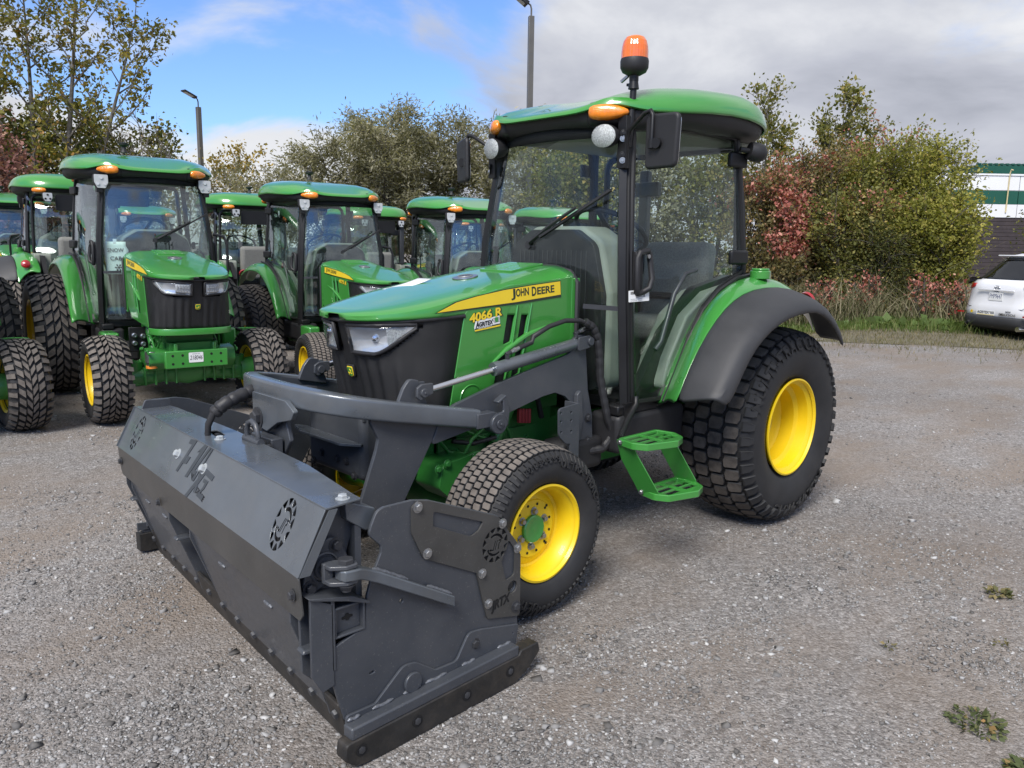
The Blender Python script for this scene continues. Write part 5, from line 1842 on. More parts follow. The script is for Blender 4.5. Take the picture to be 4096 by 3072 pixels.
bc = b.build('beacon_post', M['black'], main, smooth=50)
MB().box((1.055, .425, 2.315), (.012, .045, .012), Matrix.Rotation(.5, 3, 'X')).build('wing_bolt', M['zinc'], main)
b = MB()
b.lathe([(.001, 2.326), (.030, 2.326), (.056, 2.340), (.066, 2.360), (.067, 2.388), (.064, 2.400), (.001, 2.401)], (1.042, .47, 0), (0, 0, 1), 32)
b.build('beacon_base', M['plastic'], main, recalc=False, smooth=45)
b = MB()
prof = [(.062, 2.400), (.0615, 2.432), (.059, 2.455), (.053, 2.478), (.041, 2.495), (.022, 2.503), (.001, 2.505)]
V, n = [], 64
for r, h in prof:
    V += [(1.042 + (r + (.0009 if j % 2 else 0)) * math.cos(2 * PI * j / n), .47 + (r + (.0009 if j % 2 else 0)) * math.sin(2 * PI * j / n), h) for j in range(n)]
b.add(V, [(i * n + j, i * n + (j + 1) % n, (i + 1) * n + (j + 1) % n, (i + 1) * n + j) for i in range(len(prof) - 1) for j in range(n)])
b.build('beacon_dome', M['orange'], main, recalc=False, smooth=0)
# stock sticker on the door glass
Ms = plane((1.092, .530, 1.268), (-.118, .030, .006), (0, 0, 1))
plate('stock_sticker', fillet([(0, 0), (.125, 0), (.125, .055), (0, .055)], .003, 2), [], .0012, Ms, M['white'], main, .0002)
rr_ = random.Random(5)
x = .012
b = MB()
while x < .105:
    w_ = rr_.choice((.0012, .002, .003))
    b.prism([(x, .036), (x + w_, .036), (x + w_, .050), (x, .050)], Ms @ Matrix.Translation((0, 0, .0010)), .0004)
    x += w_ + rr_.choice((.0012, .002))
b.build('barcode', M['ink'], main)
text('sticker_number', '220126', Ms @ Matrix.Translation((.045, .020, .0008)), M['ink'], main, w=.055, h=.012, ext=.0005, off=.01)
for k in range(2):
    text('sticker_print', 'STOCK  TAG', Ms @ Matrix.Translation((.012, .004 + .008 * k, .0008)), M['ink'], main, w=.07, h=.003, ext=.0004)
# rear side work lamp
b = MB()
b.lathe([(.001, .05), (.03, .045), (.05, .02), (.052, -.02), (.045, -.05), (.001, -.052)], (.135, .615, 2.045), (-.75, .5, -.2), 20)
b.cyl((.22, .56, 2.06), (.16, .60, 2.05), .015, 8)
b.build('rear_work_lamp', M['plastic'], main, smooth=50)
# ---------------------------------------------------------------- the snow and levelling blade on its push frame
BL = Vector((2.85, 0, 0))
blade = thing('levelling_blade', 'dark grey snow blade box on push frame standing before the tractor', 'snow blade', BL)
_c, _s = math.cos(math.radians(-5.19)), math.sin(math.radians(-5.19))
TF = Matrix(((_c, -_s, 0, 2.9), (_s, _c, 0, 0), (0, .026, 1, 0), (0, 0, 0, 1)))
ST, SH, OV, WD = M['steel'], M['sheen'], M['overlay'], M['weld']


def gear_cutouts(cx, cy, rx, ry, teeth=12, rot=.2):
    """openings of the toothed round emblem: scallops round the rim, two arcs and slanted letter strokes"""
    out = []
    T = lambda x, y: (cx + x * rx, cy + y * ry)
    for k in range(teeth):
        a0 = rot + 2 * PI * k / teeth
        da = PI / teeth * .90
        o = [(math.cos(a0 + t * da), math.sin(a0 + t * da)) for t in np.linspace(-1, 1, 6)]
        i_ = [((1 - .30 * math.cos(t * PI / 2) ** .6) * math.cos(a0 + t * da * .95), (1 - .30 * math.cos(t * PI / 2) ** .6) * math.sin(a0 + t * da * .95)) for t in np.linspace(.9, -.9, 6)]
        out.append([T(*p) for p in o + i_])
    for a0 in (PI / 2 - .35, -PI / 2 - .35):
        aa = np.linspace(a0 - .95, a0 + .95, 10)
        out.append([T(.66 * math.cos(a), .66 * math.sin(a)) for a in aa] + [T(.50 * math.cos(a), .50 * math.sin(a)) for a in aa[::-1]])
    sl = .35
    for poly in ([(-.36, -.16), (-.20, -.16), (-.20, -.22), (-.10, -.22), (-.10, .24), (.0, .24), (.0, -.32), (-.36, -.32)],
                 [(.05, -.32), (.14, -.32), (.14, .24), (.05, .24)],
                 [(.19, .24), (.42, .24), (.42, .02), (.34, -.02), (.42, -.32), (.32, -.32), (.25, -.04), (.25, .04), (.32, .08), (.32, .15), (.19, .15)]):
        out.append([T(x + y * sl, y) for x, y in poly])
    return out


def fin(o, mx=None):
    if mx is not None:
        o.data.transform(mx)
    return o


# cover: sloped front panel, top plate, lower band
u_ = Vector((-.092, 0, .185)).normalized()
PN = plane((.154, 0, .579), (0, 1, 0), u_)
tt = lambda pts: pts
# raised letters in a darker grey that paints the shade of cut-in ones
LET = [
    [(-.166, .196), (-.095, .202), (-.160, .060), (-.182, .060), (-.128, .180), (-.170, .178)],
    [(-.125, .132), (-.090, .134), (-.104, .104), (-.139, .100)],
    [(-.002, .204), (.030, .206), (-.040, .062), (-.065, .060), (-.018, .172), (-.042, .165)],
    [(.058, .203), (.075, .205), (.012, .102), (.038, .102), (.022, .062), (.040, .062), (.092, .205), (.064, .120), (.010, .086), (-.012, .086)][:0] or [(.052, .204), (.070, .204), (.008, .100), (.030, .100), (.018, .062), (.038, .062), (.094, .205), (.078, .205), (.042, .086), (-.018, .086), (-.016, .098)],
    [(.060, .128), (.078, .128), (.082, .085), (.104, .128), (.206, .118), (.200, .100), (.118, .108), (.090, .062), (.098, .030), (.080, .030), (.074, .052), (.040, .0), (.012, .0), (.068, .080)],
    [(.126, .092), (.172, .092), (.164, .062), (.142, .040), (.186, .038), (.184, .022), (.118, .026), (.148, .064), (.150, .080), (.128, .080)],
]
holes = gear_cutouts(.836, .105, .060, .082) + gear_cutouts(-.842, .105, .060, .082)
HW = 1.043
outl = fillet([(-HW, 0), (HW, 0), (HW - .006, .2066), (-HW, .2066)], .004, 2)
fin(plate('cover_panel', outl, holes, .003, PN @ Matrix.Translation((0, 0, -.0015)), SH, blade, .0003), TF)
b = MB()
b.prism([(-.93, .01), (.93, .01), (.93, .195), (-.93, .195)], PN @ Matrix.Translation((0, 0, -.016)), .002)  # added near-black sheet, painted-in darkness behind the emblem openings
fin(b.build('cutout_shade_sheet', M['dark'], blade), TF)
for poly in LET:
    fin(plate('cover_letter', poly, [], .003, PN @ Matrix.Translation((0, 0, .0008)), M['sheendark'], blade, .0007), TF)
fin(text('cover_lettering', 'TECHNOLOGIE', PN @ Matrix.Translation((.078, .036, .0002)) @ Matrix.Rotation(-.16, 4, 'Z'), M['ink'], blade, w=.12, h=.022, ext=.0006, off=.02, shear=.15), TF)
TP = plane((0, 0, .7615), (0, 1, 0), (-1, 0, 0))
to = fillet([(-HW, -.064), (HW, -.064), (HW - .03, .06), (.96, .062), (.55, .105), (-.15, .115), (-.90, .085), (-HW, .062)], .006, 2)
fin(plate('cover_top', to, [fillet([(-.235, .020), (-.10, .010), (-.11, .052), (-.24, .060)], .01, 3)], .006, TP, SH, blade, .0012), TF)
BP = plane((.154, 0, .579), (0, 1, 0), (-.010, 0, -.134))
bo = fillet([(-HW, 0), (HW, 0), (HW + .004, .112), (HW - .02, .136), (-HW + .02, .136), (-HW - .004, .112)], .01, 3)
BP = plane((.151, 0, .579), (0, 1, 0), (.010, 0, .134))
bo = [(x, -y) for x, y in bo[::-1]]
fin(plate('cover_band', bo, [], .006, BP, OV, blade, .0012), TF)
b = MB()
for y, (x0, z0), (x1, z1) in ((-HW, (.06, .762), (.152, .579)),):
    b.bar((x0, y, z0), (x1, y, z1), .004, .02)
for sg in (1, -1):
    b.prism([(.055, .757), (.030, .757), (.118, .579), (.150, .579)], plane((0, sg * HW, 0), (1, 0, 0), (0, 0, 1)), .006)
fin(b.build('cover_side_flange', SH, blade), TF)
for y, x in ((-1.02, -.008), (-.046, -.006), (.988, -.014)):
    fin(MB().bolt((x, y, .7648), (0, 0, 1), .015, .014).build('cover_bolt', M['whitebolt'], blade), TF)
for y, v in ((-.233, .120), (.086, .123)):
    q = PN @ Vector((y, v, 0))
    fin(MB().bolt(q, (.185, 0, .092), .015, .018).build('cover_bolt', M['whitebolt'], blade), TF)
for y in (-1.00, -.37, 1.00):
    fin(MB().bolt((.152, y, .515 if abs(y) > .9 else .462), (1, 0, 0), .013, .013).build('band_bolt', M['boltdark'], blade), TF)

# moldboard behind the band: two lower panels, open pocket with ribs, cutting edge with its bolts
for y0, y1 in ((-.90, -.30), (-.02, .93)):
    b = MB()
    b.prism(fillet([(y0, 0), (y1, 0), (y1, .36), (y0, .36)], .01, 2), plane((.02, 0, .10), (0, 1, 0), (.118, 0, .36)), .010)
    fin(b.build('moldboard_panel', ST, blade), TF)
    for k in range(2):
        yw = y0 + (y1 - y0) * (.3 + .45 * k)
        w_ = MB()
        Mw = plane((.02, 0, .10), (0, 1, 0), (.118, 0, .36))
        w_.tube([Mw @ Vector((yw + i * .012, .30 - .004 * (i % 2), .006)) for i in range(6)], [.004, .007, .006, .007, .006, .004], 5)
        fin(w_.build('weld_seam', WD, blade), TF)
b = MB()
b.box((-.06, 0, .42), (.02, 1.98, .66))
fin(b.build('back_plate', ST, blade), TF)
for y in (-1.0, -.90, -.30, -.02, .93):
    b = MB()
    b.prism(fillet([(-.05, .06), (.015, .06), (.030, .12), (.135, .40), (.135, .48), (-.05, .55)], .012, 3), plane((0, y, 0), (1, 0, 0), (0, 0, 1)), .010)
    fin(b.build('moldboard_rib', ST, blade, bevel=.002), TF)
for y in (-.95, -.24, .99):
    b = MB()
    b.box((.10, y, .335), (.07, .05, .012), taper=.8)
    fin(b.build('rib_tab', ST, blade, bevel=.004), TF)
b = MB()
b.prism(fillet([(-1.03, 0), (1.03, 0), (1.03, .155), (-1.03, .155)], .01, 2), plane((-.012, 0, .0), (0, 1, 0), (.045, 0, .155)), .014)
fin(b.build('cutting_edge', M['skid'], blade, bevel=.003), TF)
for k in range(13):
    y = -1.0 + k * .166
    fin(MB().bolt((.018, y, .100), (.95, 0, -.27), .016, .018).build('edge_bolt', M['boltdark'], blade), TF)

# ends of the box: cheeks, bearing, side plates with overlay, skids
SK = .041


def side_frame(sg, dx=0.0, dz=0.0, off=0.0):
    return Matrix(((1, 0, 0, dx), (SK * sg, 0, -sg, sg * (1.0 - 2.286 * SK + off)), (0, 1, 0, dz), (0, 0, 0, 1)))


LOGO = (2.392, .508)
EP = fillet([(3.009, .118), (3.043, .242), (3.047, .344), (3.034, .364), (2.931, .391, .03), (2.922, .484), (2.905, .535), (2.868, .608), (2.868, .631), (2.912, .675, .02), (2.903, .70), (2.883, .739, .03), (2.857, .747), (2.749, .745), (2.685, .731, .05), (2.377, .608, .05), (2.263, .469, .03), (2.269, .139, .02), (2.306, .075)], .012, 3)
RUB = fillet([(3.012, .10), (3.009, .136), (2.906, .132, .02), (2.795, .216, .05), (2.746, .208, .05), (2.664, .149, .03), (2.571, .144, .03), (2.515, .227, .03), (2.457, .219, .03), (2.270, .174), (2.285, .10)], .01, 4)
OVL = fillet([(2.757, .728), (2.731, .742), (2.685, .731, .05), (2.377, .606, .05), (2.287, .488), (2.264, .436), (2.262, .205, .015), (2.427, .248, .015), (2.480, .432, .01), (2.711, .548, .02), (2.757, .641, .03)], .018, 4)
H1 = fillet([(2.671, .694), (2.450, .606), (2.470, .580, .02), (2.506, .567, .03), (2.673, .645)], .006, 3)
H2 = fillet([(2.327, .512), (2.291, .463), (2.293, .368, .02), (2.338, .361), (2.361, .437)], .008, 3)


def box_end(sg, dx, dz):
    F0 = side_frame(sg, dx, dz)
    n = Vector((SK * sg, -sg, 0))
    tr = lambda d: Matrix.Translation((-n.x * d, -n.y * d, 0)) @ F0
    g = gear_cutouts(LOGO[0], LOGO[1], -.062, .062)
    plate('side_plate', EP if sg > 0 else [(min(x, 2.92), z) for x, z in EP], ([circ(2.795 + .0, .43, .009, 12), circ(2.91, .235, .012, 12, .006), circ(2.303, .327, .022, 16)] if sg > 0 else [circ(2.303, .327, .022, 16)]) + ([] if sg > 0 else g), .012, tr(-.006), ST, blade, .002)
    plate('side_overlay', OVL, [H1, H2, circ(2.303, .327, .024, 18)] + g, .007, tr(.0045), OV, blade, .0004)
    if sg > 0:
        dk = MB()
        dk.cyl(tr(.0004) @ Vector((LOGO[0], LOGO[1], 0)), tr(.0011) @ Vector((LOGO[0], LOGO[1], 0)), .0625, 32)  # near-black disc puts the shade of the cut-outs into colour
        dk.build('emblem_shade_disc', M['dark'], blade)
        Mt = plane(tr(.0082) @ Vector((2.408, .258, 0)), (-1, -SK, .10), (0.03, 0, 1))
        text('plate_lettering', 'JRTX', Mt, M['dark'], blade, w=.098, h=.046, ext=.0008, off=.04, shear=.25)
    plate('rub_plate', RUB if sg > 0 else [(min(x, 2.96), z) for x, z in RUB], [circ(2.30, .15, .004, 8)], .010, tr(.0055), ST, blade, .002)
    for x, z in ((2.735, .722), (2.697, .561), (2.359, .578), (2.282, .467), (2.455, .423), (2.424, .303)):
        MB().bolt(tr(.008) @ Vector((x, z, 0)), (0, sg, 0), .0125, .011).build('plate_bolt', M['zinc'], blade)
    for x, z in ((2.286, .248), (2.488, .178), (2.764, .150)):
        MB().bolt(tr(.008) @ Vector((x, z, 0)), (0, sg, 0), .015, .012).build('plate_bolt', M['boltdark'], blade)
    b = MB()
    b.cyl(tr(.010) @ Vector((2.764, .150, 0)), tr(.022) @ Vector((2.764, .150, 0)), .034, 20)
    b.build('bolt_boss', ST, blade, bevel=.003)
    # angled runner bar with welds, worn skid below
    b = MB()
    pa, pb = tr(.03) @ Vector((3.022 + (0 if sg > 0 else -.09), .098, 0)), tr(.03) @ Vector((2.310, .103, 0))
    b.bar(pa, pb, .046, .040)
    b.build('runner_bar', ST, blade, bevel=.006)
    for a, c in ((3.01, 2.965) if sg > 0 else (2.45, 2.42), (2.92, 2.84), (2.80, 2.73), (2.71, 2.62), (2.55, 2.49), (2.38, 2.315)):
        b = MB()
        pts = [tr(.012) @ Vector((a + (c - a) * t, .122 + .002 * math.sin(9 * t), 0)) for t in np.linspace(0, 1, 9)]
        b.tube(pts, [.003] + [.006 + .0015 * (i % 2) for i in range(7)] + [.003], 6)
        b.build('weld_seam', WD, blade, smooth=60)
    dxf = 0 if sg > 0 else -.10
    sk = fillet([(3.040, .075), (3.046, .030, .02), (3.005, -.004, .03), (2.93, -.012), (2.33, -.012), (2.26, .02, .04), (2.205, .066), (2.212, .098), (2.30, .098), (2.31, .082)], .012, 4)
    sk = [(min(x, 3.05 + dxf), z) for x, z in sk]
    plate('skid', sk, [], .052, tr(.030), M['skid'], blade, .004)
    for x, z in ((2.992, .042) if sg > 0 else (2.45, .042), (2.779, .040), (2.567, .040), (2.359, .044)):
        b = MB()
        b.cyl(tr(.0562) @ Vector((x, z, 0)), tr(.0580) @ Vector((x, z, 0)), .020, 18)
        bo_ = b.build('bolt_pocket', M['dark'], blade)
        MB().bolt(tr(.0575) @ Vector((x, z, 0)), (0, sg, 0), .012, .004, washer=False).build('skid_bolt', M['boltdark'], blade)
    # cheek with bearing housing
    yc = sg * .955
    ck = fillet([(3.045, .770), (2.925, .765), (2.930, .678), (2.962, .585), (2.935, .40), (2.96, .30), (3.07, .24), (3.108, .28), (3.112, .456), (3.122, .588)], .012, 3)
    sx = 0 if sg > 0 else -.19
    b = MB()
    b.prism(ck, plane((sx, yc, dz * .5), (1, 0, 0), (0, 0, 1)), .012)
    b.build('cheek_plate', ST, blade, bevel=.002)
    fl = fillet([(3.093, .640, .03), (3.02, .685, .03), (2.985, .665, .02), (2.957, .610, .02), (3.02, .545), (3.092, .520, .02), (3.110, .550, .02)], .02, 4)
    b = MB()
    b.prism(fl, plane((sx, yc + sg * .016, dz * .5), (1, 0, 0), (0, 0, 1)), .022)
    c = Vector((3.042 + sx, 0, .598))
    b.build('bearing_flange', ST, blade, bevel=.004)
    b = MB()
    b.lathe([(.046, .020), (.046, .034), (.042, .036), (.040, .030), (.034, .030), (.033, .040), (.001, .040)], (c.x, yc, c.z), (0, sg, 0), 28)
    b.build('bearing_cap', ST, blade, recalc=False)
    for x, z in ((3.0, .655), (3.088, .545)):
        MB().bolt((x + sx, yc + sg * .027, z), (0, sg, 0), .016, .016).build('flange_bolt', M['boltdark'], blade)


box_end(1, 0, 0)
box_end(-1, -.06, .02)
# clevis and welded link on the near end
b = MB()
b.cyl((3.042, .98, .598), (3.048, 1.03, .600), .022, 16)
for z in (.623, .576):
    b.prism(fillet([(3.072, 1.022), (3.070, 1.062), (3.03, 1.092), (2.992, 1.090), (2.985, 1.060), (3.03, 1.022)], .012, 3), plane((0, 0, z), (1, 0, 0), (0, 1, 0)), .013)
b.box((3.058, 1.030, .60), (.03, .016, .060))
b.build('link_clevis', ST, blade, bevel=.003)
b = MB()
b.bolt((3.018, 1.064, .630), (0, 0, 1), .024, .014, washer=False)
b.cyl((3.018, 1.064, .638), (3.018, 1.064, .545), .014, 12)
b.bolt((3.018, 1.064, .568), (0, 0, -1), .020, .016)
b.build('clevis_bolt', M['boltdark'], blade)
b = MB()
rows = []
for x, y, z, wy, hz in ((3.045, 1.066, .600, .014, .014), (3.038, 1.066, .600, .028, .016), (3.015, 1.066, .600, .035, .0165), (2.985, 1.060, .594, .032, .017), (2.955, 1.052, .578, .022, .018), (2.90, 1.044, .549, .017, .019), (2.60, 1.030, .376, .015, .019)):
    rows.append([(x, y + wy, z + hz), (x, y + wy, z - hz), (x, y - wy, z - hz), (x, y - wy, z + hz)])
b.grid(rows, closed=True)
b.add(rows[0], [(0, 1, 2, 3)])
b.add(rows[-1], [(3, 2, 1, 0)])
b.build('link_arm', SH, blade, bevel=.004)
for a, c in (((2.91, 1.034, .572), (2.78, 1.028, .498)), ((2.70, 1.026, .452), (2.60, 1.024, .394))):
    b = MB()
    b.tube([Vector(a).lerp(Vector(c), t) + Vector((0, 0.004, .003)) for t in np.linspace(0, 1, 10)], [.004] + [.008, .0065] * 4 + [.004], 6)
    b.build('weld_seam', WD, blade, smooth=60)
# square carrier tube end in its guide channel
b = MB()
b.prism(fillet([(3.13, .545), (2.985, .512), (2.925, .478), (2.925, .470), (3.0, .50), (3.118, .535)], .004, 2), plane((0, .995, 0), (1, 0, 0), (0, 0, 1)), .10)
b.box((3.045, .985, .405), (.012, .10, .22))
b.prism([(3.118, .54), (3.045, .50), (3.045, .25), (3.085, .24), (3.118, .30)], plane((0, 1.03, 0), (1, 0, 0), (0, 0, 1)), .010)
b.build('guide_channel', ST, blade, bevel=.004)
b = MB()
for (c, d) in (((2.985, 1.0, .478), (.105, .06, .008)), ((2.985, 1.0, .390), (.105, .06, .008)), ((3.034, 1.0, .434), (.008, .06, .09)), ((2.936, 1.0, .434), (.008, .06, .09))):
    b.box(c, d)
b.box((2.985, 1.008, .434), (.092, .006, .082))
b.build('carrier_tube', ST, blade, bevel=.003)
plate('tube_slot', fillet([(-.018, -.004), (-.006, -.004), (-.004, -.010), (.006, -.010), (.008, -.004), (.018, -.002), (.018, .004), (.006, .006), (.004, .012), (-.004, .012), (-.008, .005), (-.018, .003)], .002, 2), [], .002, plane((2.985, 1.0125, .436), (-1, 0, 0), (0, 0, 1)), M['dark'], blade, .0003)
b = MB()
b.prism(fillet([(2.975, .785), (2.868, .742), (2.868, .70), (2.900, .676), (2.968, .725)], .012, 3), plane((0, .93, 0), (1, 0, 0), (0, 0, 1)), .13)
b.build('carrier_arm', SH, blade, bevel=.006)

# ---- push frame: hoop, side arms, pivots, cylinders
b = MB()
path = [(1.985, .437), (2.15, .437), (2.33, .437)]
for t in np.linspace(0, PI, 25)[1:-1]:
    path.append((2.33 + .355 * abs(math.sin(t)) ** .80 * (1 if math.sin(t) > 0 else -1), .437 * math.copysign(abs(math.cos(t)) ** .72, math.cos(t))))
path += [(2.33, -.437), (2.15, -.437), (1.985, -.437)]
pz = lambda x: .853 + .20 * (x - 2.03)
rows = []
k = len(path)
for i, (x, y) in enumerate(path):
    a = Vector(path[max(0, i - 1)])
    c = Vector(path[min(k - 1, i + 1)])
    t = (c - a).normalized()
    nn = Vector((t.y, -t.x))
    if nn.dot(Vector((x - 2.2, y))) < 0:
        nn = -nn
    z = pz(x)
    w_, h_ = .032, .082
    sec = fillet([(w_, 0), (w_, -h_), (-w_, -h_), (-w_, 0)], .012, 3)
    rows.append([(x + nn.x * u, y + nn.y * u, z + v) for u, v in sec])
b.grid(rows, closed=True)
b.add(rows[0], [tuple(range(len(rows[0])))])
b.add(rows[-1], [tuple(range(len(rows[0])))])
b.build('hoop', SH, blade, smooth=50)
ARM = [(2.206, .719), (2.150, .845), (2.081, .870), (1.835, .934), (1.399, 1.024), (1.371, 1.036), (1.350, 1.098, .02), (1.309, 1.119, .03), (1.272, 1.078, .03), (1.245, .841), (1.208, .714), (1.197, .563), (1.285, .561), (1.353, .783, .03), (1.405, .829, .04), (1.477, .855, .04), (1.560, .846, .04), (1.789, .794), (1.892, .774), (1.997, .753)]
for sg in (1, -1):
    PY = lambda y: plane((0, sg * y, 0), (1, 0, 0), (0, 0, 1))
    plate('side_arm', fillet(ARM, .012, 3), [], .020, PY(.410), ST, blade, .002)
    plate('valve_bracket', fillet([(1.539, .795, .02), (1.534, .666, .05), (1.484, .625, .04), (1.456, .622), (1.454, .575), (1.452, .45), (1.395, .42), (1.397, .806)], .008, 3), [circ(1.525, .775, .007, 10), circ(1.523, .735, .007, 10), circ(1.520, .685, .007, 10), circ(1.455, .770, .007, 10), circ(1.453, .732, .007, 10), circ(1.451, .68, .007, 10)], .010, PY(.500), ST, blade, .0015)
    b = MB()
    b.prism([(1.402, .806), (1.395, .806), (1.393, .55), (1.402, .55)], PY(.457), .09)
    b.prism(fillet([(1.345, .83), (1.325, .85), (1.310, .84), (1.300, .70), (1.320, .60), (1.345, .60)], .01, 3), PY(.432), .024)
    b.build('arm_gusset', ST, blade, bevel=.003)
    for z in (.70, .585):
        MB().bolt((1.24, sg * .42, z), (0, sg, 0), .016, .014).build('arm_bolt', M['boltdark'], blade)
    # pivot lug and stop tab
    b = MB()
    b.cyl((1.892, sg * .425, .774), (1.892, sg * .490, .774), .045, 24)
    b.box((1.955, sg * .450, .795), (.10, .05, .065))
    b.prism(fillet([(1.93, .812, .02), (1.87, .735, .03), (1.825, .755), (1.815, .83), (1.845, .885), (1.862, .88), (1.85, .82)], .01, 2), PY(.465), .014)
    b.box((1.862, sg * .455, .875), (.055, .035, .012), Matrix.Rotation(.5, 3, 'Y'))
    b.build('pivot_lug', ST, blade, bevel=.004)
    b = MB()
    b.cyl((1.892, sg * .49, .774), (1.892, sg * .497, .774), .020, 20)
    b.cyl((1.892, sg * .497, .774), (1.892, sg * .503, .774), .006, 10)
    b.build('pivot_pin', ST, blade, bevel=.002)
    # cylinder
    a, c = Vector((2.259, sg * .41, .943)), Vector((1.262, sg * .41, 1.082))
    d = (c - a).normalized()
    b = MB()
    b.cyl(a + d * .03, a + d * .47, .0140, 20)
    b.build('piston_rod', M['chrome'], blade, smooth=60)
    b = MB()
    b.lathe([(.014, .40), (.030, .40), (.031, .405), (.031, .435), (.028, .437), (.028, .93), (.022, .945), (.001, .945)], a, d, 28)
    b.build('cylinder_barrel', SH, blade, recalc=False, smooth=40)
    b = MB()
    for y_ in (.392, .428):
        b.prism(fillet([(1.345, 1.105), (1.345, 1.040), (1.262, 1.052, .03), (1.232, 1.080, .03), (1.262, 1.112, .03)], .01, 4), PY(y_ + .010), .010)
    b.cyl((1.262, sg * .39, 1.082), (1.262, sg * .452, 1.082), .020, 18)
    b.build('cylinder_eye', ST, blade, bevel=.002)
    b = MB()
    b.prism(fillet([(2.33, .965, .03), (2.30, 1.0, .03), (2.255, .99, .02), (2.215, .895), (2.215, .87), (2.36, .90), (2.352, .92)], .012, 4), PY(.39), .020)
    b.build('rod_bracket', ST, blade, bevel=.003)
    b = MB()
    for y_ in (.368, .424):
        b.prism(fillet([(2.285, .965), (2.288, .928), (2.270, .912), (2.205, .935), (2.205, .978), (2.262, .978)], .006, 2), PY(y_), .014)
    b.build('rod_clevis', ST, blade, bevel=.003)
    b = MB()
    b.cyl((2.255, sg * .35, .943), (2.255, sg * .442, .943), .018, 18)
    b.cyl((2.255, sg * .44, .943), (2.255, sg * .447, .943), .005, 8)
    b.build('clevis_pin', ST, blade, bevel=.002)
    # hose along the cylinder with its couplings
    f0, f1 = a + d * .485 + Vector((0, 0, .030)), a + d * .935 + Vector((0, 0, .030))
    b = MB()
    for f_, dr in ((f0, -1), (f1, -1)):
        b.cyl(f_ - Vector((0, 0, .006)), f_ + Vector((0, 0, .022)), .011, 10)
        b.cyl(f_ + Vector((.010, 0, .018)), f_ + Vector((-.02, 0, .026)), .010, 10)
    b.build('hose_elbow', M['boltdark'], blade, bevel=.002)
    for f_ in (f0, f1):
        b = MB()
        b.cyl(f_ + Vector((-.02, 0, .026)), f_ + Vector((-.075, 0, .042)), .0095, 8)
        b.cyl(f_ + Vector((-.035, 0, .031)), f_ + Vector((-.050, 0, .035)), .0115, 6)
        b.build('hose_coupling', M['zinc'], blade)
    h0 = f0 + Vector((-.07, 0, .040))
    b = MB()
    b.tube([h0, h0 + Vector((-.08, 0, .02)), (1.62, sg * .41, 1.125), (1.52, sg * .41, 1.165), (1.42, sg * .42, 1.188), (1.33, sg * .43, 1.185), (1.26, sg * .44, 1.160), (1.225, sg * .45, 1.11), (1.205, sg * .45, 1.03), (1.195, sg * .45, .93)], .0115, 10)
    h1 = f1 + Vector((-.07, 0, .040))
    b.tube([h1, (1.235, sg * .435, 1.135), (1.215, sg * .44, 1.09), (1.20, sg * .44, 1.00), (1.19, sg * .44, .92)], .0105, 8)
    b.build('hydraulic_hose', M['hose'], blade, smooth=60)
    b = MB()
    sp = [(1.30, .435, 1.178), (1.25, .445, 1.150), (1.218, .450, 1.09), (1.200, .450, 1.00), (1.19, .45, .90), (1.17, .46, .80), (1.15, .47, .70), (1.11, .48, .61), (1.16, .46, .54), (1.24, .42, .53)]
    sp2 = []
    for i in range(len(sp) - 1):
        for t in np.linspace(0, 1, 9)[:-1]:
            sp2.append(Vector(sp[i]).lerp(Vector(sp[i + 1]), t))
    sp2 = [Vector((p.x, sg * p.y, p.z)) for p in sp2]
    b.tube(sp2, [.0205 if i % 4 else .0178 for i in range(len(sp2))], 10)
    b.build('hose_wrap', M['hose'], blade, smooth=30)
    # drop plates of the hoop
    dp = fillet([(2.505, .935), (2.492, .845), (2.459, .783, .02), (2.471, .735, .02), (2.560, .500), (2.360, .480), (2.206, .729, .03), (2.141, .774, .02), (2.130, .860)], .01, 3)
    plate('drop_plate', dp, [], .018, PY(.405), ST, blade, .002)
# weight frame on the tractor's nose between the drop plates
b = MB()
b.box((2.31, 0, .700), (.20, .44, .30))
b.build('push_box', ST, blade, bevel=.03, seg=3)
b = MB()
b.prism(fillet([(2.412, -.23), (2.412, .235), (2.50, .17), (2.505, -.14), (2.45, -.30)], .02, 3), plane((0, 0, .47), (1, 0, .10), (0, 1, 0)), .012)
b.build('push_box_shelf', SH, blade, bevel=.002)
b = MB()
b.box((2.395, 0, .84), (.014, .44, .07))
b.build('push_box_lip', ST, blade, bevel=.003)
for y in (-.17, -.10, .03, .10, .16):
    MB().bolt((2.411, y, .62 - .05 * (abs(y) > .12)), (1, 0, 0), .013, .012).build('push_box_bolt', M['boltdark'], blade)
for y0 in (-.19, -.05, .10):
    b = MB()
    b.tube([(2.414, y0 + i * .012, .712) for i in range(8)], [.004, .007, .006, .007, .006, .007, .006, .004], 6)
    b.build('weld_seam', WD, blade, smooth=60)
# front hinge under the hoop with its big bolt, lifting shackle and hose bundle
b = MB()
b.prism(fillet([(-.115, .93), (-.115, .80), (-.03, .787, .03), (.0, .783, .02), (.09, .832, .03), (.20, .860), (.225, .895), (.16, .93)], .01, 3), plane((2.715, .02, 0), (0, 1, 0), (0, 0, 1)), .022)
b.build('hinge_plate', SH, blade, bevel=.003)
b = MB()
b.bolt((2.728, -.05, .828), (1, 0, 0), .030, .024)
b.cyl((2.74, -.05, .828), (2.62, -.05, .828), .018, 14)
b.build('hinge_bolt', M['boltdark'], blade)
b = MB()
b.prism(fillet([(-.10, .82), (-.12, .70), (.05, .66), (.13, .76), (.10, .84)], .012, 3), plane((2.685, .02, 0), (0, 1, 0), (0, 0, 1)), .020)
b.box((2.73, .03, .735), (.05, .17, .07))
b.build('hinge_bracket', ST, blade, bevel=.004)
for y in (-.02, .06, .11):
    MB().bolt((2.757, y, .742), (1, 0, 0), .013, .018).build('hinge_bracket_bolt', M['boltdark'], blade)
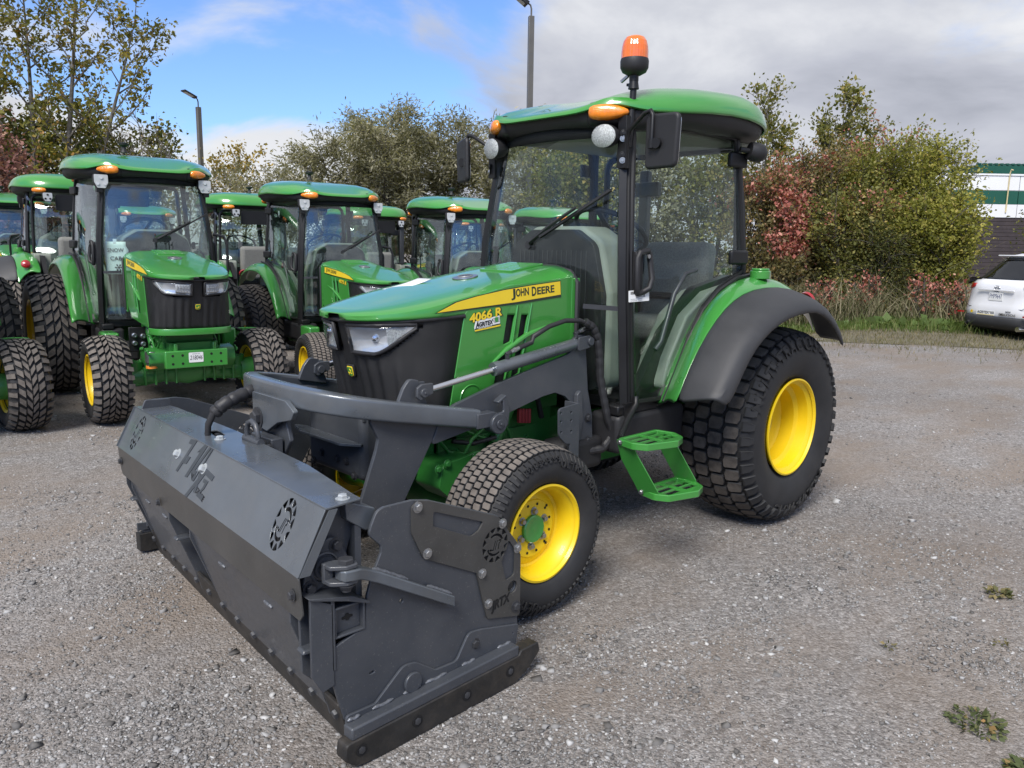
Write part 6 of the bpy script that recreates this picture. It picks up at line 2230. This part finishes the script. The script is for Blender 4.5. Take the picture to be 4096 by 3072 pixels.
b = MB()
b.tube([(2.815, .045, .765), (2.818, .040, .80), (2.82, .058, .838), (2.82, .090, .850), (2.82, .122, .838), (2.82, .140, .80), (2.815, .128, .765)], .0105, 8)
b.cyl((2.815, .02, .772), (2.815, .15, .772), .016, 12)
b.build('lifting_shackle', ST, blade, smooth=60)
hp = [(2.885, -.165, .745), (2.882, -.160, .80), (2.870, -.135, .85), (2.84, -.115, .885), (2.78, -.115, .91), (2.70, -.13, .928), (2.58, -.14, .92), (2.40, -.12, .88)]
b = MB()
for dy, dx in ((-.012, 0), (.012, .008)):
    b.tube([(p[0] + dx, p[1] + dy, p[2]) for p in hp[:4]], .012, 8)
b.build('blade_hose', M['hose'], blade, smooth=60)
b = MB()
q = []
for i in range(2, len(hp) - 1):
    for t in np.linspace(0, 1, 9)[:-1]:
        q.append(Vector(hp[i]).lerp(Vector(hp[i + 1]), t))
b.tube(q, [.0275 if i % 4 else .0235 for i in range(len(q))], 12)
b.build('blade_hose_wrap', M['hose'], blade, smooth=30)
for o in blade.children:
    o.data.transform(Matrix.Translation(-BL)) if o.data.users == 1 else None
# ---------------------------------------------------------------- parked tractors
BLK = ((.372, .300, .212, 'block', .660, None), (.595, .430, .335, 'block', .785, None))
TRF = ((.350, .330, .200, 'turf', .670, None), (.560, .450, .270, 'zig', .700, None))
grp = 'green tractors parked in rows'


def place(proto, lb, x, y, deg, z):
    o = copy_tree(proto)
    o.location = (x, y, z)
    o.rotation_euler = (0, 0, math.radians(deg))
    o['label'] = lb
    o['group'] = grp
    return o


ta = thing('parked_tractor', 'parked green tractor with paper notice in its windshield and stock card on its bumper', 'tractor', (1.169, -6.056, .004), math.radians(83.44), grp)
build_tractor(ta, True, '4075 R', False, False, False, BLK)
# extras shared by the row: bumper bracket, oil filter, cross-axle plates
b = MB()
b.box((2.20, 0, .535), (.05, .52, .15))
b.box((2.12, .16, .62), (.14, .03, .10))
b.box((2.12, -.16, .62), (.14, .03, .10))
fb = b.build('bumper_bracket', M['green'], ta, bevel=.008)
b = MB()
for y in (-.2, -.12, .12, .2):
    for z in (.50, .57):
        b.cyl((2.224, y, z), (2.2265, y, z), .011, 10)
b.build('bracket_hole', M['dark'], fb)
b = MB()
b.cyl((2.05, -.33, .50), (2.05, -.33, .60), .05, 18)
b.cyl((2.05, -.33, .475), (2.05, -.33, .50), .042, 18)
b.build('filter_bowl', M['zinc'], ta, bevel=.004)
MB().cyl((2.05, -.33, .455), (2.05, -.33, .478), .047, 18).build('filter_ring', M['orangeplastic'], ta)
b = MB()
b.box((1.62, -.33, .66), (.02, .16, .22))
pp = b.build('coupler_plate', M['black'], ta, bevel=.006)
for y, z in ((-.37, .70), (-.30, .69), (-.37, .63), (-.30, .62)):
    MB().lathe([(.022, 0), (.022, .03), (.014, .034), (.012, .024), (.001, .024)], (1.632, y, z), (1, 0, 0), 16).build('hydraulic_coupler', M['zinc'], pp, recalc=False)
b = MB()
for sg in (1, -1):
    for k in range(4):
        b.tube([(1.995, sg * (.12 + k * .085), .30), (2.0, sg * (.12 + k * .085), .44)], .010, 6)
b.build('axle_rib', M['castgreen'], ta)
b = MB()
b.box((1.35, -.52, .60), (.26, .13, .22))
b.box((1.35, .52, .60), (.26, .13, .22))
b.build('green_side_box', M['green'], ta, bevel=.02)
b = MB()
b.lathe([(.001, 2.385), (.035, 2.385), (.022, 2.41), (.02, 2.44), (.045, 2.455), (.05, 2.475), (.001, 2.485)], (.42, -.1, 0), (0, 0, 1), 16)
b.build('roof_vent', M['plastic'], ta, recalc=False)
tb_ = thing('parked_tractor', 'parked green tractor on wide turf tyres, third cab from the left', 'tractor', (-1.064, -6.374, -.092), math.radians(82.61), grp)
for ch in list(ta.children):
    if ch.name.split('.')[0] not in ('front_wheel', 'rear_wheel'):
        copy_tree(ch, tb_)
for sg in (1, -1):
    front_wheel(tb_, *TRF[0][:4], 1.89, TRF[0][4], TRF[0][0] - .004, sg)
    rear_wheel(tb_, *TRF[1][:4], 0, TRF[1][4], TRF[1][0] - .004, sg)
place(tb_, 'parked green tractor half hidden by the right mirror of the front tractor', -3.15, -6.15, 77, -.165)
place(ta, 'leftmost parked green tractor of which mainly one front wheel shows', 3.30, -6.30, 90, 0)
place(ta, 'parked green tractor seen through the windshield of the front tractor', -5.55, -6.55, 79, -.19)
# second row, backs turned
tc_ = place(ta, 'parked green tractor turned away behind the leftmost gap', .98, -8.60, 264, 0)
td_ = place(tb_, 'parked green tractor turned away, its red tail lamp beside the notice tractor', -1.50, -8.70, 263, -.09)
place(tb_, 'parked green tractor turned away with a black plate at its rear window', -3.75, -8.75, 262, -.16)
place(ta, 'parked green tractor turned away, seen only through other cabs', -6.2, -8.9, 262, -.19)
place(ta, 'far parked tractor at the left edge with a paper notice', .50, -14.6, 84, 0)
place(tb_, 'far parked tractor of the back row seen through the first cabs', -1.9, -14.9, 83, -.1)
fa = place(ta, 'distant parked tractor with orange beacon seen through the door glass', -14.6, -12.6, 62, 0)
fe = place(ta, 'distant parked tractor at the back behind the left gap', 2.9, -15.1, 84, 0)
# some front wheels stand slightly turned
for root_, st in ((tb_, -.10), (tc_, .08), (td_, -.12)):
    for ch in root_.children:
        if ch.name.startswith('front_wheel'):
            ch.rotation_euler.z += st
# charcoal fender extension on the turned away tractor at the left
src = [c for c in main.children if c.name.startswith('fender_extension')]
for s_ in src:
    c = s_.copy()
    COL.objects.link(c)
    c.parent = tc_
b = MB()
b.lathe([(.001, 2.33), (.05, 2.33), (.06, 2.36), (.06, 2.44), (.04, 2.5), (.001, 2.52)], (1.04, .47, 0), (0, 0, 1), 14)
b.build('beacon_dome', M['orange'], fa, recalc=False)

# things hung or stuck on the tractors
def on_tractor(root, v):
    return Matrix.Translation(root.location) @ Matrix.Rotation(root.rotation_euler.z, 4, 'Z') @ Vector(v)


def note(nm, lb, root, o, a, bdir, w, h, curl=.0):
    Mr = Matrix.Translation(root.location) @ Matrix.Rotation(root.rotation_euler.z, 4, 'Z')
    Mx = Mr @ plane(o, a, bdir)
    rows = []
    for j in range(9):
        v = j / 8
        rows.append([Mx @ Vector((w * (i / 6) * (1 - .10 * (v > .85)), h * v, curl * (math.sin(PI * i / 6) * .6 + max(0, i / 6 - .5) * v * 2.2))) for i in range(7)])
    b = MB()
    b.grid(rows)
    o_ = b.build(nm, M['paper'], None, smooth=80, solid=.0008)
    return o_, Mx


o1, Mx = note('paper_notice', 'pale paper notice hanging behind the windshield of the first facing tractor', ta, (1.085, -.455, 1.215), (.22, 1, 0), (-.02, .14, 1), .195, .30, .012)
tag(o1, 'pale curled paper notice reading snow cab in the windshield of a parked tractor', 'notice')
text('notice_lettering', 'SNOW', Mx @ Matrix.Translation((.020, .205, .013)), M['ink'], o1, w=.135, h=.036, off=.004)
text('notice_lettering', 'CAB', Mx @ Matrix.Translation((.040, .130, .013)), M['ink'], o1, w=.095, h=.036, off=.004)
b = MB()
for k in range(6):
    a = PI / 3 * k
    c = Vector((.105, .065, .012))
    b.bar(Mx @ c, Mx @ (c + Vector((.030 * math.cos(a), .030 * math.sin(a), 0))), .004, .001, Mx.to_3x3().col[2])
    for q in (.55, .8):
        for s_ in (.6, -.6):
            p = c + Vector((.030 * q * math.cos(a), .030 * q * math.sin(a), 0))
            b.bar(Mx @ p, Mx @ (p + Vector((.010 * math.cos(a + s_), .010 * math.sin(a + s_), 0))), .003, .001, Mx.to_3x3().col[2])
b.build('notice_snowflake', M['ink'], o1)
b = MB()
b.prism([(.07, .28), (.10, .28), (.10, .325), (.07, .325)], Mx @ Matrix.Translation((0, 0, .008)), .001)
b.build('notice_tape', M['white'], o1)
Mr = Matrix.Translation(ta.location) @ Matrix.Rotation(ta.rotation_euler.z, 4, 'Z')
Mc = Mr @ plane((2.2275, -.010, .505), (0, 1, 0), (0, 0, 1))
o2 = plate('stock_card', fillet([(-.06, 0), (.06, 0), (.06, .085), (-.06, .085)], .008, 3), [], .002, Mc, M['white'], None, .0004)
tag(o2, 'small white stock card with handwritten number on a green bumper bracket', 'card')
text('card_number', '218046', Mc @ Matrix.Translation((-.052, .022, .0012)), M['ink'], o2, w=.104, h=.038, ext=.0006, shear=.25)
text('card_heading', 'stock no', Mc @ Matrix.Translation((-.03, .070, .0012)), M['ink'], o2, w=.06, h=.008, ext=.0006)
b = MB()
rg = random.Random(4)
pts = [(-.10, .84), (-.05, .90), (-.02, .98), (.03, 1.05), (.0, 1.10), (-.03, 1.03), (-.09, .95), (-.12, .88)]
Mt_ = Mr @ plane((.535, -.66, -.28), (0, -1, 0), (-.32, 0, 1))
b.prism([(p[0] + rg.uniform(-.01, .01), p[1]) for p in pts], Mt_, .003)
o3 = b.build('torn_label', M['white'])
tag(o3, 'torn white label stuck on the tread of a parked rear tyre', 'label')
o3.location = (0, 0, 0)
# paper sheet on the hood of the front tractor
zt = lerp_t(Z_TOP, 1.93)
rows = [[(2.0 - .21 * i / 6, -.115 - .105 * j / 4, lerp_t(Z_TOP, 2.0 - .21 * i / 6) - .004 + .012 * (i / 6) ** 3 + .004) for j in range(5)] for i in range(7)]
b = MB()
b.grid(rows)
o4 = b.build('paper_sheet', M['white'], None, smooth=80, solid=.001)
tag(o4, 'folded white paper sheet lying on the hood of the front tractor', 'paper')

# ---------------------------------------------------------------- white car at the right edge
car = thing('parked_car', 'white hatchback car seen from behind at the right edge', 'car', (-12.36, -1.62, -.09), math.radians(150))
# local x forward, rear at x = 0
wp = mat('white_car_paint', (.76, .77, .79), .25, coat=1.0, var=.02)
rowsd = [(.44, .88, .06), (.52, .905, .03), (.60, .915, .02), (.70, .918, .05), (.80, .915, .075), (.90, .912, .085), (.98, .91, .085), (1.06, .895, .10), (1.13, .86, .15), (1.20, .80, .25), (1.34, .735, .40), (1.48, .67, .54), (1.56, .63, .62), (1.605, .60, .72), (1.64, .57, .90), (1.655, .54, 1.2)]


def car_row(z, w_, x0, push=0.0):
    ks = np.linspace(-1, 1, 21)
    row = [(4.3, -w_ * .80, z), (3.4, -w_ * .97, z), (2.2, -w_ * 1.0, z), (1.2, -w_, z)]
    row += [(x0 + .34 * abs(k) ** 5 - push, w_ * k, z) for k in ks]
    row += [(1.2, w_, z), (2.2, w_, z), (3.4, w_ * .97, z), (4.3, w_ * .80, z)]
    return row


b = MB()
b.grid([car_row(*r) for r in rowsd])
last = car_row(*rowsd[-1])
b.add(last, [tuple(range(len(last)))])
b.build('body', wp, car, smooth=45, solid=.01)
b = MB()
b.grid([car_row(z, w_, x0, .012) for z, w_, x0 in ((.26, .80, .16), (.30, .86, .06), (.38, .90, .01), (.46, .905, .015), (.50, .90, .03))])
b.build('lower_bumper', M['fenderplastic'], car, smooth=45, solid=.01)
b = MB()
b.box((2.2, 0, .40), (3.9, 1.5, .35))
b.build('underbody', M['dark'], car)
b = MB()
b.grid([[(x0 + .34 * abs(k) ** 5 * .6 - .012, w_ * .88 * k, z) for k in np.linspace(-1, 1, 17)] for z, w_, x0 in ((1.165, .83, .205), (1.20, .80, .25), (1.34, .735, .40), (1.48, .67, .54), (1.545, .64, .60))])
b.build('rear_window', M['carglass'], car, smooth=80, solid=.006)
b = MB()
b.grid([[(x0 + .34 * abs(k) ** 5 * .6 - .006, w_ * .93 * k, z) for k in np.linspace(-1, 1, 17)] for z, w_, x0 in ((1.15, .85, .185), (1.20, .80, .25), (1.34, .735, .40), (1.48, .67, .54), (1.56, .63, .62))])
b.build('window_surround', M['black'], car, smooth=80, solid=.004)
b = MB()
b.bar((.66, -.58, 1.60), (.66, .58, 1.60), .16, .03)
b.build('roof_spoiler', wp, car, bevel=.012)
b = MB()
b.bar((.23, .05, 1.17), (.28, .42, 1.22), .02, .015)
b.build('rear_wiper', M['black'], car)
for sg in (1, -1):
    b = MB()
    b.grid([[(x0 + .34 * k ** 5 - .014, sg * w_ * k, z) for k in np.linspace(.60 if z > 1.0 else .72, .999, 9)] for z, w_, x0 in ((.985, .91, .085), (1.02, .905, .09), (1.06, .895, .10), (1.085, .885, .12))])
    t_ = b.build('tail_lamp', M['redlens'], car, smooth=60, solid=.012)
    b = MB()
    b.cyl((-.02, sg * .62, .315), (.12, sg * .62, .315), .045, 18)
    b.build('exhaust_tip', M['chrome'], car)
    b = MB()
    b.box((.02, sg * .74, .54), (.02, .14, .03))
    b.build('reflector', M['redlens'], car)
    for x in (.82, 3.5):
        w_ = MB()
        w_.lathe([(.24, -.10), (.33, -.105), (.345, -.08), (.345, .08), (.33, .105), (.24, .10)], (x, sg * .80, .335), (0, 1, 0), 40)
        ty = w_.build('car_tyre', M['rubber'], car, recalc=False)
        w_ = MB()
        w_.lathe([(.001, .05), (.10, .06), (.23, .09), (.245, .10), (.245, -.10)], (x, sg * .80, .335), (0, sg, 0), 30)
        w_.build('wheel_rim', M['zinc'], ty, recalc=False)
b = MB()
b.tube([(.092, .70, 1.12), (.088, .73, .95), (.070, .70, .72), (.058, .60, .655), (.055, 0, .645), (.058, -.60, .655), (.070, -.70, .72), (.088, -.73, .95), (.092, -.70, 1.12)], .005, 5)
b.build('tailgate_seam', M['dark'], car, smooth=60)
Mp = plane((.058, -.155, .795), (0, -1, 0), (0, 0, 1))
Mp = plane((.060, .155, .785), (0, -1, 0), (.02, 0, 1))
pl = plate('number_plate', fillet([(0, 0), (.31, 0), (.31, .155), (0, .155)], .008, 2), [], .006, Mp, M['white'], car, .001)
text('plate_number', 'FMP9647', Mp @ Matrix.Translation((.018, .040, .0032)), mat('plate_blue', (.03, .05, .16), .5), pl, w=.274, h=.082, ext=.0006)
b = MB()
b.tube([(.072 + .0, .062 * math.cos(t), 1.005 + .048 * math.sin(t)) for t in np.linspace(0, 2 * PI, 28, endpoint=False)], .008, 6, closed=True)
b.tube([(.070, .060, 1.022), (.066, .025, 1.010), (.064, 0, .985), (.066, -.025, 1.010), (.070, -.060, 1.022)], .007, 6)
b.build('wing_emblem', M['chrome'], car, smooth=60)
b = MB()
b.bar((.052, .40, .975), (.052, -.40, .975), .02, .03)
b.build('tailgate_lip', wp, car, bevel=.006)
Md = plane((.024, .36, .515), (0, -1, 0), (0, 0, 1))
dl = plate('dealer_decal', [(0, 0), (.42, 0), (.42, .085), (0, .085)], [], .002, plane((.014, .36, .512), (0, -1, 0), (0, 0, 1)), M['white'], car, .0004)
Mq = plane((.0125, .36, .512), (0, -1, 0), (0, 0, 1))
text('decal_lettering', 'AGRITEX', Mq @ Matrix.Translation((.02, .024, 0)), M['ink'], dl, w=.28, h=.05, off=.02, shear=.2)
for k in range(4):
    b = MB()
    b.prism([(.30 + k * .01, .07 - k * .012), (.41, .072 - k * .012), (.41, .066 - k * .012), (.30 + k * .01, .064 - k * .012)], Mq, .001)
    b.build('decal_stripe', M['ink'], dl)
b = MB()
b.prism([(.02, .006), (.41, .006), (.41, .014), (.02, .014)], Mq, .001)
b.build('decal_stripe', M['decal'], dl)
text('decal_lettering', 'NOUS', plane((.0125, -.30, .585), (0, -1, 0), (0, 0, 1)), M['ink'], dl, w=.11, h=.03, off=.02)
text('decal_lettering', 'EMBAUCHONS', plane((.0125, -.16, .525), (0, -1, 0), (0, 0, 1)), M['ink'], dl, w=.36, h=.045, off=.01)
b = MB()
b.prism(shield(.05, .055), plane((.0125, .47, .56), (0, -1, 0), (0, 0, 1)), .001)
b.build('decal_emblem', M['yellow'], dl)
